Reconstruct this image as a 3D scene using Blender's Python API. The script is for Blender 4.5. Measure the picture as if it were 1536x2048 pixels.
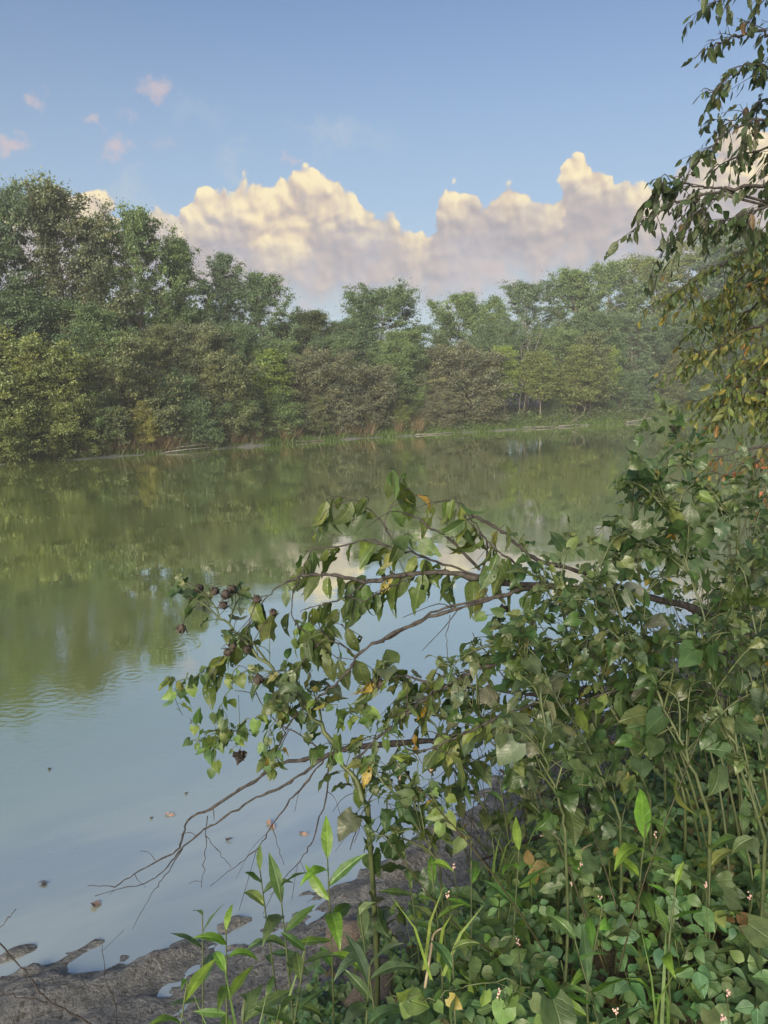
import bpy, math, random
import numpy as np
from mathutils import Vector, Matrix, Euler

for o in list(bpy.data.objects):
    bpy.data.objects.remove(o)
scene = bpy.context.scene
C = scene.collection
R = math.radians

# ------------------------------------------------------------------ camera
CAM = Vector((0.0, 0.0, 3.0))
PITCH, ROLL, FPX = 8.9, -0.85, 1538.0
cam_rot = (Matrix.Rotation(R(90 - PITCH), 3, 'X') @ Matrix.Rotation(R(ROLL), 3, 'Z'))
cd = bpy.data.cameras.new('camera')
cam = bpy.data.objects.new('camera', cd)
C.objects.link(cam)
cam.matrix_world = Matrix.Translation(CAM) @ cam_rot.to_4x4()
cd.sensor_fit = 'VERTICAL'
cd.sensor_height = 36.0
cd.lens = FPX / 2048.0 * 36.0
cd.clip_start = 0.05
cd.clip_end = 5000.0
scene.camera = cam
CR = np.array(cam_rot)

def W(px, py, d):
    """photo pixel + distance along the view axis -> world point (a real place, used once when laying things out)"""
    v = np.array([(px - 768.0) / FPX * d, (1024.0 - py) / FPX * d, -d])
    return CR @ v + np.array(CAM)

def azel(px, py):
    v = W(px, py, 1.0) - np.array(CAM)
    v = v / np.linalg.norm(v)
    return math.degrees(math.atan2(v[0], v[1])), math.degrees(math.asin(v[2]))

# ------------------------------------------------------------------ view + cycles
vs = scene.view_settings
vs.view_transform = 'Standard'
vs.look = 'None'
vs.gamma = 1.0
vs.exposure = EXPOSURE = 1.25
cy = scene.cycles
cy.max_bounces = 6
cy.diffuse_bounces = 3
cy.glossy_bounces = 3
cy.transmission_bounces = 4
cy.transparent_max_bounces = 8
cy.volume_bounces = 0
cy.use_denoising = True
cy.caustics_reflective = False
cy.caustics_refractive = False
cy.sample_clamp_indirect = 4.0

# ------------------------------------------------------------------ world: sky + clouds laid out by compass direction
SUN_AZ, SUN_EL = 197.0, 21.0
world = bpy.data.worlds.new("World")
scene.world = world
world.use_nodes = True
wt = world.node_tree
wt.nodes.clear()

class NT:
    """tiny node-writing helper"""
    def __init__(s, t): s.t = t
    def n(s, typ, **kw):
        nd = s.t.nodes.new(typ)
        for k, v in kw.items(): setattr(nd, k, v)
        return nd
    def put(s, sock, v):
        if v is None: return
        if hasattr(v, 'is_linked') or isinstance(v, bpy.types.NodeSocket): s.t.links.new(v, sock)
        else: sock.default_value = v
    def m(s, op, a, b=None, c=None, clamp=False):
        nd = s.n('ShaderNodeMath', operation=op); nd.use_clamp = clamp
        s.put(nd.inputs[0], a)
        if b is not None: s.put(nd.inputs[1], b)
        if c is not None: s.put(nd.inputs[2], c)
        return nd.outputs[0]
    def v(s, op, a, b=None, scale=None):
        nd = s.n('ShaderNodeVectorMath', operation=op)
        s.put(nd.inputs[0], a)
        if b is not None: s.put(nd.inputs[1], b)
        if scale is not None: s.put(nd.inputs['Scale'], scale)
        return nd.outputs['Value'] if op in ('LENGTH', 'DOT_PRODUCT', 'DISTANCE') else nd.outputs[0]
    def xyz(s, x, y, z=0.0):
        nd = s.n('ShaderNodeCombineXYZ')
        for i, q in enumerate((x, y, z)): s.put(nd.inputs[i], q)
        return nd.outputs[0]
    def sep(s, v):
        nd = s.n('ShaderNodeSeparateXYZ'); s.put(nd.inputs[0], v)
        return nd.outputs
    def mix(s, f, a, b, typ='MIX'):
        nd = s.n('ShaderNodeMix', data_type='RGBA', blend_type=typ)
        s.put(nd.inputs[0], f); s.put(nd.inputs[6], a); s.put(nd.inputs[7], b)
        return nd.outputs[2]
    def smooth(s, x, lo, hi, a=0.0, b=1.0, kind='SMOOTHSTEP'):
        nd = s.n('ShaderNodeMapRange', interpolation_type=kind)
        s.put(nd.inputs[0], x)
        for i, q in enumerate((lo, hi, a, b)): s.put(nd.inputs[i + 1], q)
        return nd.outputs[0]
    def noise(s, vec, scale, detail=4.0, rough=0.55, dist=0.0, color=False):
        nd = s.n('ShaderNodeTexNoise'); nd.noise_dimensions = '2D'
        s.put(nd.inputs['Vector'], vec); s.put(nd.inputs['Scale'], scale)
        s.put(nd.inputs['Detail'], detail); s.put(nd.inputs['Roughness'], rough); s.put(nd.inputs['Distortion'], dist)
        return nd.outputs['Color' if color else 'Fac']

def rgb(r, g, b):
    f = lambda c: (c / 255 / 12.92) if c / 255 <= 0.04045 else ((c / 255 + 0.055) / 1.055) ** 2.4
    return (f(r), f(g), f(b), 1.0)

def blob_field(N, p, blobs, k):
    """smooth union of soft ellipses given in photo pixels, laid out as azimuth/elevation"""
    acc = None
    for (cx, cy_, rx, ry, amp) in blobs:
        a0, e0 = azel(cx, cy_)
        a1, _ = azel(cx + rx, cy_); _, e1 = azel(cx, cy_ - ry)
        ra, re = max(a1 - a0, 0.2), max(e1 - e0, 0.2)
        nd = N.n('ShaderNodeVectorMath', operation='MULTIPLY_ADD')
        N.put(nd.inputs[0], p); N.put(nd.inputs[1], (1 / ra, 1 / re, 0.0)); N.put(nd.inputs[2], (-a0 / ra, -e0 / re, 0.0))
        l = N.v('LENGTH', nd.outputs[0])
        q = N.m('MULTIPLY_ADD', l, -amp, amp)
        acc = q if acc is None else N.m('MAXIMUM', acc, q)
    return acc

# skyline of the cumulus bank, its foot, and how far down low sunlight reaches (photo px, turned into azimuth / elevation)
TOP = [(-900,520),(-600,430),(-300,390),(-100,420),(20,392),(60,368),(100,366),(150,362),(190,372),(220,398),(245,435),(266,475),(284,412),(305,388),(330,395),(358,418),
 (384,404),(396,368),(425,352),(448,366),(462,392),(472,354),(505,342),(538,354),(560,336),(590,334),(620,344),(660,350),(700,370),(740,393),(765,422),(800,424),(818,440),(836,442),(856,440),
 (868,418),(880,376),(915,360),(950,372),(972,398),(1000,372),(1020,368),(1062,384),(1108,382),(1124,330),(1152,292),(1190,312),(1224,336),(1238,364),(1270,346),(1300,350),(1345,340),
 (1400,306),(1440,258),(1480,228),(1536,224),(1600,262),(1750,330),(2000,300),(2400,480)]
BOT = [(-900,640),(0,610),(266,600),(480,612),(700,605),(850,610),(950,590),(1100,568),(1200,552),(1300,548),(1400,560),(1500,590),(2400,650)]
LITY = [(-900,480),(-300,440),(60,440),(150,450),(210,480),(266,470),(300,445),(345,450),(390,455),(430,450),(465,440),(510,480),(560,505),(600,500),(650,455),(700,440),(725,470),(755,470),(775,440),(805,490),(850,500),
 (868,420),(890,418),(915,420),(960,412),(1020,412),(1070,425),(1115,440),(1130,362),(1190,362),(1226,372),(1262,400),(1300,440),(1345,380),(1400,370),(1460,380),(1536,380),(2400,500)]
LITI = [(-900,.6),(0,.75),(100,.8),(200,.9),(266,.6),(300,.75),(345,.6),(400,.95),(450,.9),(500,1),(600,1),(650,.85),(700,.8),(740,.75),(765,.35),(790,.3),(815,.8),(850,.8),(868,.2),(885,.9),(930,.85),
 (970,.45),(1010,.85),(1060,.65),(1110,.6),(1128,1),(1220,.9),(1245,.3),(1275,.7),(1310,.45),(1350,.15),(1410,.5),(1460,.9),(1536,1),(2400,.6)]
PUFF = [(318,178,42,38,.9),(70,200,30,24,.8),(195,243,22,26,.8),(235,292,42,30,.9),(25,292,48,26,1.0),(255,225,30,24,.4),(330,285,50,20,.35),(590,328,35,16,.6)]
WISP = [(470,310,55,35,.5),(690,275,150,50,.6),(240,385,90,50,.7),(400,225,70,60,.35)]

AZR = 50.0     # azimuth range of the profiles, degrees either side
def profile(N, az, pts, is_px=True):
    """float curve over azimuth; returns elevation in degrees (or the plain value)"""
    xs, ys = [], []
    for px, v in pts:
        a, e = azel(px, v if is_px else 400)
        xs.append(min(max((a + AZR) / (2 * AZR), 0.0), 1.0)); ys.append((e / 40.0) if is_px else v)
    nd = N.n('ShaderNodeFloatCurve')
    cur = nd.mapping.curves[0]
    nd.mapping.clip_min_x = 0; nd.mapping.clip_max_x = 1; nd.mapping.clip_min_y = 0; nd.mapping.clip_max_y = 1
    cur.points[0].location = (0.0, ys[0]); cur.points[1].location = (1.0, ys[-1])
    for x, y in list(zip(xs, ys))[1:-1]:
        p = cur.points.new(x, y); p.handle_type = 'AUTO_CLAMPED'
    nd.mapping.update()
    N.put(nd.inputs['Value'], N.m('MULTIPLY_ADD', az, 1 / (2 * AZR), 0.5, clamp=True))
    return N.m('MULTIPLY', nd.outputs[0], 40.0) if is_px else nd.outputs[0]

# billow noise group, evaluated at three offsets for relief; the outline uses it too
gt = bpy.data.node_groups.new('cloud_billow', 'ShaderNodeTree')
gt.interface.new_socket('P', in_out='INPUT', socket_type='NodeSocketVector')
gt.interface.new_socket('H', in_out='OUTPUT', socket_type='NodeSocketFloat')
gt.interface.new_socket('Q', in_out='OUTPUT', socket_type='NodeSocketVector')
gN = NT(gt)
gi = gt.nodes.new('NodeGroupInput'); go = gt.nodes.new('NodeGroupOutput')
P = gi.outputs[0]
warp = gN.v('SUBTRACT', gN.noise(P, 0.33, 3.0, 0.5, color=True), (0.5, 0.5, 0.5))
P2 = gN.v('ADD', P, gN.v('SCALE', warp, scale=1.6))
fb = gN.noise(P2, 0.24, 10.0, 0.56)
vor = gN.n('ShaderNodeTexVoronoi', feature='SMOOTH_F1', distance='EUCLIDEAN', voronoi_dimensions='2D')
gN.put(vor.inputs['Vector'], P2); vor.inputs['Scale'].default_value = 0.62
vor.inputs['Detail'].default_value = 1.5; vor.inputs['Roughness'].default_value = 0.45; vor.inputs['Smoothness'].default_value = 0.60
Hn = gN.m('ADD', gN.m('MULTIPLY', gN.m('SUBTRACT', fb, 0.5), 1.05), gN.m('MULTIPLY', gN.m('SUBTRACT', 0.42, vor.outputs['Distance']), 0.75))
gt.links.new(Hn, go.inputs[0]); gt.links.new(P2, go.inputs[1])

w = NT(wt)
tc = w.n('ShaderNodeTexCoord')
dx, dy, dz = w.sep(tc.outputs['Generated'])
az = w.m('MULTIPLY', w.m('ARCTAN2', dx, dy), 57.29578)
el = w.m('MULTIPLY', w.m('ARCSINE', dz), 57.29578)
Pw = w.xyz(az, el, 0.0)
def billow(off):
    g = w.n('ShaderNodeGroup'); g.node_tree = gt
    w.put(g.inputs[0], Pw if off is None else w.v('ADD', Pw, off))
    return g.outputs
H0_, Q0 = billow(None)[:2]
gx, gy, _ = w.sep(Q0)
up_ = w.m('MULTIPLY', w.m('SUBTRACT', profile(w, gx, TOP), gy), 0.42)
dn_ = w.m('SUBTRACT', gy, profile(w, gx, BOT))
B = w.m('SMOOTH_MIN', up_, 0.9, 0.5)
D0 = w.m('ADD', B, w.m('MULTIPLY', H0_, w.smooth(up_, -0.5, 0.1, 0.0, 0.85)))
foot = w.smooth(w.m('ADD', dn_, w.m('MULTIPLY', H0_, 2.2)), -2.2, 1.8)
mask = w.m('MULTIPLY', w.smooth(D0, 0.0, 0.17), foot)
H1 = billow((0.22, 0.36, 0.0))[0]
H2 = billow((1.0, 1.7, 0.0))[0]
rel = w.m('MULTIPLY', w.m('SUBTRACT', H0_, H1), 1.2)
rel2 = w.m('MULTIPLY', w.m('SUBTRACT', H0_, H2), 0.55)
relief = w.m('ADD', w.m('ADD', rel, rel2), w.smooth(D0, 1.2, 0.1, 0.42, 0.66), clamp=True)
wr = w.v('SCALE', w.v('SUBTRACT', w.noise(Pw, 0.5, 4.0, 0.6, color=True), (0.5, 0.5, 0.5)), scale=3.2)
lx, ly, _ = w.sep(w.v('ADD', Pw, wr))
litf = w.m('MULTIPLY', w.smooth(w.m('SUBTRACT', ly, profile(w, lx, LITY)), -1.8, 1.2), profile(w, lx, LITI, False))
lit = w.m('MULTIPLY', litf, w.m('ADD', w.m('MULTIPLY', relief, 1.0), 0.20), clamp=True)

CS = 2.0 ** (-EXPOSURE)     # clouds are written as display colours at this exposure
def cc(r, g, b):
    q = rgb(r, g, b); return (q[0] * CS, q[1] * CS, q[2] * CS, 1)
elf = w.smooth(el, 3.0, 16.0)
shade = w.mix(relief, cc(168, 165, 172), cc(204, 192, 188))
shade = w.mix(w.smooth(w.noise(Pw, 0.22, 3.0, 0.6), 0.4, 0.65), shade, w.mix(relief, cc(172, 172, 182), cc(200, 192, 194)))
warm = w.mix(relief, cc(232, 204, 176), cc(255, 240, 198))
ccol = w.mix(lit, shade, warm)

sky = w.n('ShaderNodeTexSky', sky_type='NISHITA')
sky.sun_disc = False
sky.sun_elevation = R(SUN_EL)
sky.sun_rotation = R(SUN_AZ)
sky.altitude = 200
sky.air_density = 1.0
sky.dust_density = 1.2
sky.ozone_density = 1.6
SKYK = 0.056
skyc = w.v('MULTIPLY', sky.outputs[0], (SKYK * 0.83, SKYK * 0.91, SKYK * 1.04))
# thin high cloud and a pale veil near the horizon
wisp = w.smooth(blob_field(w, w.v('ADD', Pw, w.v('SCALE', w.v('SUBTRACT', w.noise(Pw, 0.3, 5.0, 0.65, color=True), (0.5, 0.5, 0.5)), scale=7.0)), WISP, 0.3), 0.0, 0.7, 0.0, 0.45)
base = w.mix(wisp, skyc, cc(196, 208, 216))
veil = w.smooth(el, 32.0, 2.0, 0.0, 0.70)
base = w.mix(veil, base, cc(176, 196, 208))
puff = w.smooth(blob_field(w, w.v('ADD', Pw, w.v('SCALE', w.v('SUBTRACT', w.noise(Pw, 0.6, 5.0, 0.65, color=True), (0.5, 0.5, 0.5)), scale=3.2)), PUFF, 0.2), 0.0, 0.9, 0.0, 0.6)
base = w.mix(puff, base, cc(222, 198, 194))
col = w.mix(mask, base, ccol)
# no cloud painted below the horizon or straight behind: fade to plain sky
col = w.mix(w.smooth(el, -1.5, 0.0), cc(150, 155, 150), col)
bg = w.n('ShaderNodeBackground'); w.put(bg.inputs[0], col); bg.inputs[1].default_value = 1.0
wo = w.n('ShaderNodeOutputWorld'); wt.links.new(bg.outputs[0], wo.inputs[0])
world.cycles.sampling_method = 'MANUAL'
world.cycles.sample_map_resolution = 512

# ------------------------------------------------------------------ sun
sd = bpy.data.lights.new('sun', 'SUN')
sd.energy = 3.6
sd.angle = R(38)
sd.color = (1.0, 0.87, 0.68)
sun = bpy.data.objects.new('sun', sd)
C.objects.link(sun)
sdir = Vector((math.sin(R(SUN_AZ)) * math.cos(R(SUN_EL)), math.cos(R(SUN_AZ)) * math.cos(R(SUN_EL)), math.sin(R(SUN_EL))))
sun.rotation_euler = (-sdir).to_track_quat('-Z', 'Y').to_euler()

# ------------------------------------------------------------------ helpers: objects
def tag(o, label=None, cat=None, group=None, kind=None):
    if label: o['label'] = label
    if cat: o['category'] = cat
    if group: o['group'] = group
    if kind: o['kind'] = kind
    return o

def empty(name, loc, rz=0.0):
    o = bpy.data.objects.new(name, None)
    o.empty_display_size = 0.2
    o.location = loc; o.rotation_euler = (0, 0, rz)
    C.objects.link(o)
    return o

class MB:
    """numpy mesh collector with per-vertex tint (r,g,b multiplier as colour attribute) and uv"""
    def __init__(s):
        s.v = []; s.f = []; s.n = 0; s.t = []; s.uv = []
    def add(s, v, f, tint=None, uv=None):
        v = np.asarray(v, dtype=np.float32).reshape(-1, 3); f = np.asarray(f, dtype=np.int32)
        s.v.append(v); s.f.append((f + s.n).astype(np.int32)); s.n += len(v)
        s.t.append(np.ones((len(v), 4), np.float32) if tint is None else np.broadcast_to(np.asarray(tint, np.float32), (len(v), 4)))
        s.uv.append(np.zeros((len(v), 2), np.float32) if uv is None else np.asarray(uv, np.float32))
    def build(s, name, mat, parent=None, smooth=True, link=True):
        me = bpy.data.meshes.new(name)
        v = np.concatenate(s.v); t = np.concatenate(s.t); uv = np.concatenate(s.uv)
        fl = [f for f in s.f if f.size]
        loops = np.concatenate([f.ravel() for f in fl])
        sizes = np.concatenate([np.full(len(f), f.shape[1], np.int32) for f in fl])
        starts = np.concatenate([[0], np.cumsum(sizes)[:-1]]).astype(np.int32)
        me.vertices.add(len(v)); me.vertices.foreach_set('co', v.ravel())
        me.loops.add(len(loops)); me.loops.foreach_set('vertex_index', loops)
        me.polygons.add(len(sizes)); me.polygons.foreach_set('loop_start', starts)
        me.polygons.foreach_set('loop_total', sizes)
        me.polygons.foreach_set('use_smooth', np.full(len(sizes), smooth))
        me.update(calc_edges=True)
        ca = me.color_attributes.new('tint', 'FLOAT_COLOR', 'POINT')
        ca.data.foreach_set('color', np.ascontiguousarray(t).ravel())
        ul = me.uv_layers.new(name='uv')
        ul.data.foreach_set('uv', np.ascontiguousarray(uv[loops]).ravel())
        for m in (mat if isinstance(mat, (list, tuple)) else [mat]): me.materials.append(m)
        o = bpy.data.objects.new(name, me)
        if link: C.objects.link(o)
        if parent is not None: o.parent = parent
        return o

def smoothpath(pts, n=4):
    """Catmull-Rom through points (rows may carry radius as 4th column)"""
    P = np.asarray(pts, float)
    if len(P) < 3: 
        t = np.linspace(0, 1, n + 1)[:, None]
        return P[0] * (1 - t) + P[-1] * t
    Q = np.vstack([2 * P[0] - P[1], P, 2 * P[-1] - P[-2]])
    out = []
    for i in range(1, len(Q) - 2):
        p0, p1, p2, p3 = Q[i - 1], Q[i], Q[i + 1], Q[i + 2]
        for t in np.arange(n) / n:
            out.append(0.5 * (2 * p1 + (p2 - p0) * t + (2 * p0 - 5 * p1 + 4 * p2 - p3) * t * t + (3 * p1 - p0 - 3 * p2 + p3) * t ** 3))
    out.append(P[-1])
    return np.array(out)

def tube(mb, pts, rad, sides=5, tint=None, knob=0.0, rng=None):
    P = np.asarray(pts, float)[:, :3]; n = len(P)
    rad = np.broadcast_to(np.asarray(rad, float), (n,)).copy()
    if knob and rng is not None: rad *= 1 + knob * rng.normal(size=n)
    T = np.gradient(P, axis=0); T /= np.linalg.norm(T, axis=1)[:, None] + 1e-9
    ref = np.array([0.13, 0.21, 0.97]) if abs(T[0][2]) < 0.9 else np.array([0.97, 0.1, 0.2])
    V = []
    u = np.cross(T[0], ref); u /= np.linalg.norm(u)
    for i in range(n):
        u = u - T[i] * u.dot(T[i]); u /= np.linalg.norm(u) + 1e-9
        w_ = np.cross(T[i], u)
        a = np.arange(sides) / sides * 2 * math.pi
        V.append(P[i] + rad[i] * (np.cos(a)[:, None] * u + np.sin(a)[:, None] * w_))
    V = np.concatenate(V)
    i = np.arange(n - 1)[:, None] * sides; j = np.arange(sides)[None]
    a = i + j; b = i + (j + 1) % sides
    F = np.stack([a, b, b + sides, a + sides], -1).reshape(-1, 4)
    L = np.concatenate([[0], np.cumsum(np.linalg.norm(np.diff(P, axis=0), axis=1))])
    uv = np.stack([np.tile(np.arange(sides) / sides, n), np.repeat(L, sides)], 1)
    mb.add(V, F, tint, uv)

# ------------------------------------------------------------------ materials
def newmat(name):
    m = bpy.data.materials.new(name); m.use_nodes = True
    m.node_tree.nodes.clear()
    N = NT(m.node_tree)
    out = N.n('ShaderNodeOutputMaterial')
    return m, N, out

def far_leaf_material():
    m, N, out = newmat('tree_foliage')
    oi = N.n('ShaderNodeObjectInfo')
    at = N.n('ShaderNodeAttribute'); at.attribute_name = 'tint'
    c = N.mix(1.0, oi.outputs['Color'], at.outputs['Color'], 'MULTIPLY')
    d = N.n('ShaderNodeBsdfDiffuse'); N.put(d.inputs[0], c)
    tr = N.n('ShaderNodeBsdfTranslucent'); N.put(tr.inputs[0], N.mix(1.0, c, (1.25, 1.35, 0.5, 1), 'MULTIPLY'))
    g = N.n('ShaderNodeBsdfGlossy'); g.inputs['Roughness'].default_value = 0.5; g.inputs['Color'].default_value = (1, 1, 1, 1)
    m1 = N.n('ShaderNodeMixShader'); m1.inputs[0].default_value = 0.38
    N.t.links.new(d.outputs[0], m1.inputs[1]); N.t.links.new(tr.outputs[0], m1.inputs[2])
    m2 = N.n('ShaderNodeMixShader'); m2.inputs[0].default_value = 0.03
    N.t.links.new(m1.outputs[0], m2.inputs[1]); N.t.links.new(g.outputs[0], m2.inputs[2])
    N.t.links.new(m2.outputs[0], out.inputs[0])
    return m

def bark_material(name, c1, c2, scale=6.0, bump=0.4):
    m, N, out = newmat(name)
    tcn = N.n('ShaderNodeTexCoord')
    v = N.v('MULTIPLY', tcn.outputs['Object'], (1.0, 1.0, 0.35))
    f = N.n('ShaderNodeTexNoise'); N.put(f.inputs['Vector'], v); f.inputs['Scale'].default_value = scale; f.inputs['Detail'].default_value = 5
    p = N.n('ShaderNodeBsdfPrincipled')
    N.put(p.inputs['Base Color'], N.mix(N.smooth(f.outputs['Fac'], 0.3, 0.7), c1, c2))
    p.inputs['Roughness'].default_value = 0.85
    b = N.n('ShaderNodeBump'); b.inputs['Strength'].default_value = bump; b.inputs['Distance'].default_value = 0.01
    N.put(b.inputs['Height'], f.outputs['Fac']); N.put(p.inputs['Normal'], b.outputs[0])
    N.t.links.new(p.outputs[0], out.inputs[0])
    return m

M_FAR = far_leaf_material()
M_TRUNK = bark_material('grey_bark', (0.10, 0.085, 0.065, 1), (0.21, 0.19, 0.15, 1))
M_PALEWOOD = bark_material('pale_dead_wood', (0.16, 0.15, 0.13, 1), (0.30, 0.28, 0.24, 1))
M_TWIG = bark_material('dark_twig_bark', (0.014, 0.012, 0.011, 1), (0.060, 0.052, 0.046, 1), 60.0, 0.8)

# ------------------------------------------------------------------ terrain
FAR_BANK = np.array([(-900, 20), (-120, -20), (-60, 8), (-30, 24.5), (-17.5, 34.6), (-12.1, 39.4), (-7.5, 44.5), (-2, 50.0), (3, 53.6), (8.6, 57.6), (18.3, 64.6), (24, 69), (33.5, 76.0), (60, 92), (110, 110), (900, 150)], float)
NEAR = np.array([(-900, -60), (-14, -6), (-6, 1.2), (-3.2, 2.9), (-1.9, 3.12), (-1.2, 3.38), (-0.5, 3.66), (0.1, 4.20), (0.8, 5.15), (1.4, 5.75), (2.2, 6.6), (3.5, 8.0), (6, 11), (12, 17), (30, 26), (120, 60), (900, 100)], float)
def yfar(x): return np.interp(x, FAR_BANK[:, 0], FAR_BANK[:, 1])
def ynear(x): return np.interp(x, NEAR[:, 0], NEAR[:, 1])

_nrng = np.random.default_rng(5)
_G = _nrng.random((256, 256))
def vnoise(x, y):
    xi = np.floor(x).astype(int); yi = np.floor(y).astype(int); fx = x - xi; fy = y - yi
    fx = fx * fx * (3 - 2 * fx); fy = fy * fy * (3 - 2 * fy)
    g = lambda a, b: _G[a & 255, b & 255]
    return (g(xi, yi) * (1 - fx) + g(xi + 1, yi) * fx) * (1 - fy) + (g(xi, yi + 1) * (1 - fx) + g(xi + 1, yi + 1) * fx) * fy
def fbm(x, y, o=4, r=0.5):
    s = 0; a = 1; t = 0
    for k in range(o):
        s = s + a * vnoise(x * 2 ** k + 17 * k, y * 2 ** k + 31 * k); t += a; a *= r
    return s / t
def sst(x, a, b):
    t = np.clip((x - a) / (b - a), 0, 1); return t * t * (3 - 2 * t)

def ground_z(x, y):
    x = np.asarray(x, float); y = np.asarray(y, float)
    # far bank
    s = (y - yfar(x)) * 0.84 + (fbm(x * 0.5, y * 0.5, 3) - 0.5) * 1.6
    zf = -0.9 + 0.92 * sst(s, -3.5, 0.0) + 0.45 * sst(s, 0.0, 1.6) + 0.8 * sst(s, 1, 12) + (fbm(x * .3, y * .3) - .5) * .3 * sst(s, 0, 3)
    # near shore: shallow mud, then a steep vegetated bank
    s2 = (ynear(x) - y) * 0.82
    u = (x * 0.84 + y * 0.54); v = (-x * 0.54 + y * 0.84)
    lump = (fbm(u * 3.2, v * 6.5, 5, 0.6) - 0.5) * 0.12 + (fbm(u * 11, v * 22, 3, .6) - .5) * 0.05
    big = (fbm(u * 0.9 + 3, v * 2.4, 3) - 0.5) * 0.06
    zn = -0.8 + 0.835 * sst(s2, -3.0, 0.10) + 0.13 * sst(s2, 0.1, 1.2) + 1.25 * sst(s2, 0.95, 2.5) + (lump + big) * sst(s2, -2.2, -0.1)
    ridge = sst(fbm(u * 0.7 + 9, v * 3.4, 3, .55), .54, .68) * sst(s2, -1.9, -.9) * (1 - sst(s2, -.25, .1))
    zn = zn + 0.3 * sst(s2, 4, 12) + ridge * (.085 + .10 * (1 - sst(s2, -1.6, -.5)))
    return np.maximum(zf, zn)

def axis(lo, hi, fl, fh, fine, grow=1.09):
    a = list(np.arange(fl, fh, fine)); st = fine
    x = fh
    while x < hi: a.append(x); st *= grow; x += min(st, 60)
    a.append(hi); st = fine; x = fl - fine; b = []
    while x > lo: b.append(x); st *= grow; x -= min(st, 60)
    b.append(lo)
    return np.array(b[::-1] + a)
gx_ = axis(-1500, 1500, -3.2, 3.6, 0.026, 1.05); gy_ = axis(-600, 2500, 2.4, 6.8, 0.026, 1.035)
XX, YY = np.meshgrid(gx_, gy_)
ZZ = ground_z(XX, YY)
nx, ny = len(gx_), len(gy_)
idx = np.arange(nx * ny).reshape(ny, nx)
F = np.stack([idx[:-1, :-1], idx[:-1, 1:], idx[1:, 1:], idx[1:, :-1]], -1).reshape(-1, 4)

m, N, out = newmat('muddy_ground')
geo = N.n('ShaderNodeNewGeometry'); pos = geo.outputs['Position']
_, _, pz = N.sep(pos)
def n3(N, vec, sc, det=4, rough=.55):
    f = N.n('ShaderNodeTexNoise'); N.put(f.inputs['Vector'], vec); f.inputs['Scale'].default_value = sc; f.inputs['Detail'].default_value = det; f.inputs['Roughness'].default_value = rough
    return f.outputs['Fac']
n1 = n3(N, pos, 9.0, 7, 0.65); n2 = n3(N, pos, 40.0, 4, 0.6)
mud = N.mix(N.smooth(n1, .35, .65), (0.145, 0.150, 0.152, 1), (0.265, 0.265, 0.258, 1))
mud = N.mix(N.smooth(n2, .45, .7), mud, (0.085, 0.08, 0.07, 1))
soil = N.mix(n2, (0.05, 0.038, 0.026, 1), (0.12, 0.095, 0.06, 1))
up = N.smooth(N.m('ADD', pz, N.m('MULTIPLY', N.m('SUBTRACT', n1, .5), .3)), 0.22, 0.5)
p = N.n('ShaderNodeBsdfPrincipled')
N.put(p.inputs['Base Color'], N.mix(up, mud, soil))
N.put(p.inputs['Roughness'], N.m('MULTIPLY_ADD', up, 0.35, N.m('MULTIPLY_ADD', n2, 0.45, 0.12)))
b = N.n('ShaderNodeBump'); b.inputs['Strength'].default_value = 1.0; b.inputs['Distance'].default_value = 0.045
N.put(b.inputs['Height'], N.m('ADD', n3(N, N.v('MULTIPLY', N.xyz(N.m('ADD', N.m('MULTIPLY', N.sep(pos)[0], .84), N.m('MULTIPLY', N.sep(pos)[1], .54)), N.m('SUBTRACT', N.m('MULTIPLY', N.sep(pos)[1], .84), N.m('MULTIPLY', N.sep(pos)[0], .54)), 0.0), (.5, 1.2, 1)), 24, 6, .7), N.m('MULTIPLY', n2, .4))); N.put(p.inputs['Normal'], b.outputs[0])
N.t.links.new(p.outputs[0], out.inputs[0])
M_GROUND = m
mb = MB(); mb.add(np.stack([XX, YY, ZZ], -1).reshape(-1, 3), F)
g = mb.build('ground', M_GROUND); tag(g, kind='structure')

# ------------------------------------------------------------------ water
m, N, out = newmat('pond_water')
geo = N.n('ShaderNodeNewGeometry'); pos = geo.outputs['Position']
wx, wy, _ = N.sep(pos)
p = N.n('ShaderNodeBsdfDiffuse')
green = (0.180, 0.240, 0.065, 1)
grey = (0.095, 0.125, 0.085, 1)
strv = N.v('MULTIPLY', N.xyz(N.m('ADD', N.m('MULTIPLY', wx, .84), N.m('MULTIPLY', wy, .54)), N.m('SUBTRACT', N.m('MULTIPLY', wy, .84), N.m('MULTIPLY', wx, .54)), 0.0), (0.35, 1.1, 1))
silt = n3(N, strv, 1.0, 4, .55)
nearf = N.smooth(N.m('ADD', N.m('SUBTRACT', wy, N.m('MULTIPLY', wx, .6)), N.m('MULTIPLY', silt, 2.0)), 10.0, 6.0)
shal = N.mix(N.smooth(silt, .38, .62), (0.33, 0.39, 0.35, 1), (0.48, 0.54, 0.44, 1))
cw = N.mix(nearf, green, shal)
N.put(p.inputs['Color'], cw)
gl = N.n('ShaderNodeBsdfGlossy'); gl.inputs['Roughness'].default_value = 0.015; gl.inputs['Color'].default_value = (1, 1, 1, 1)
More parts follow.
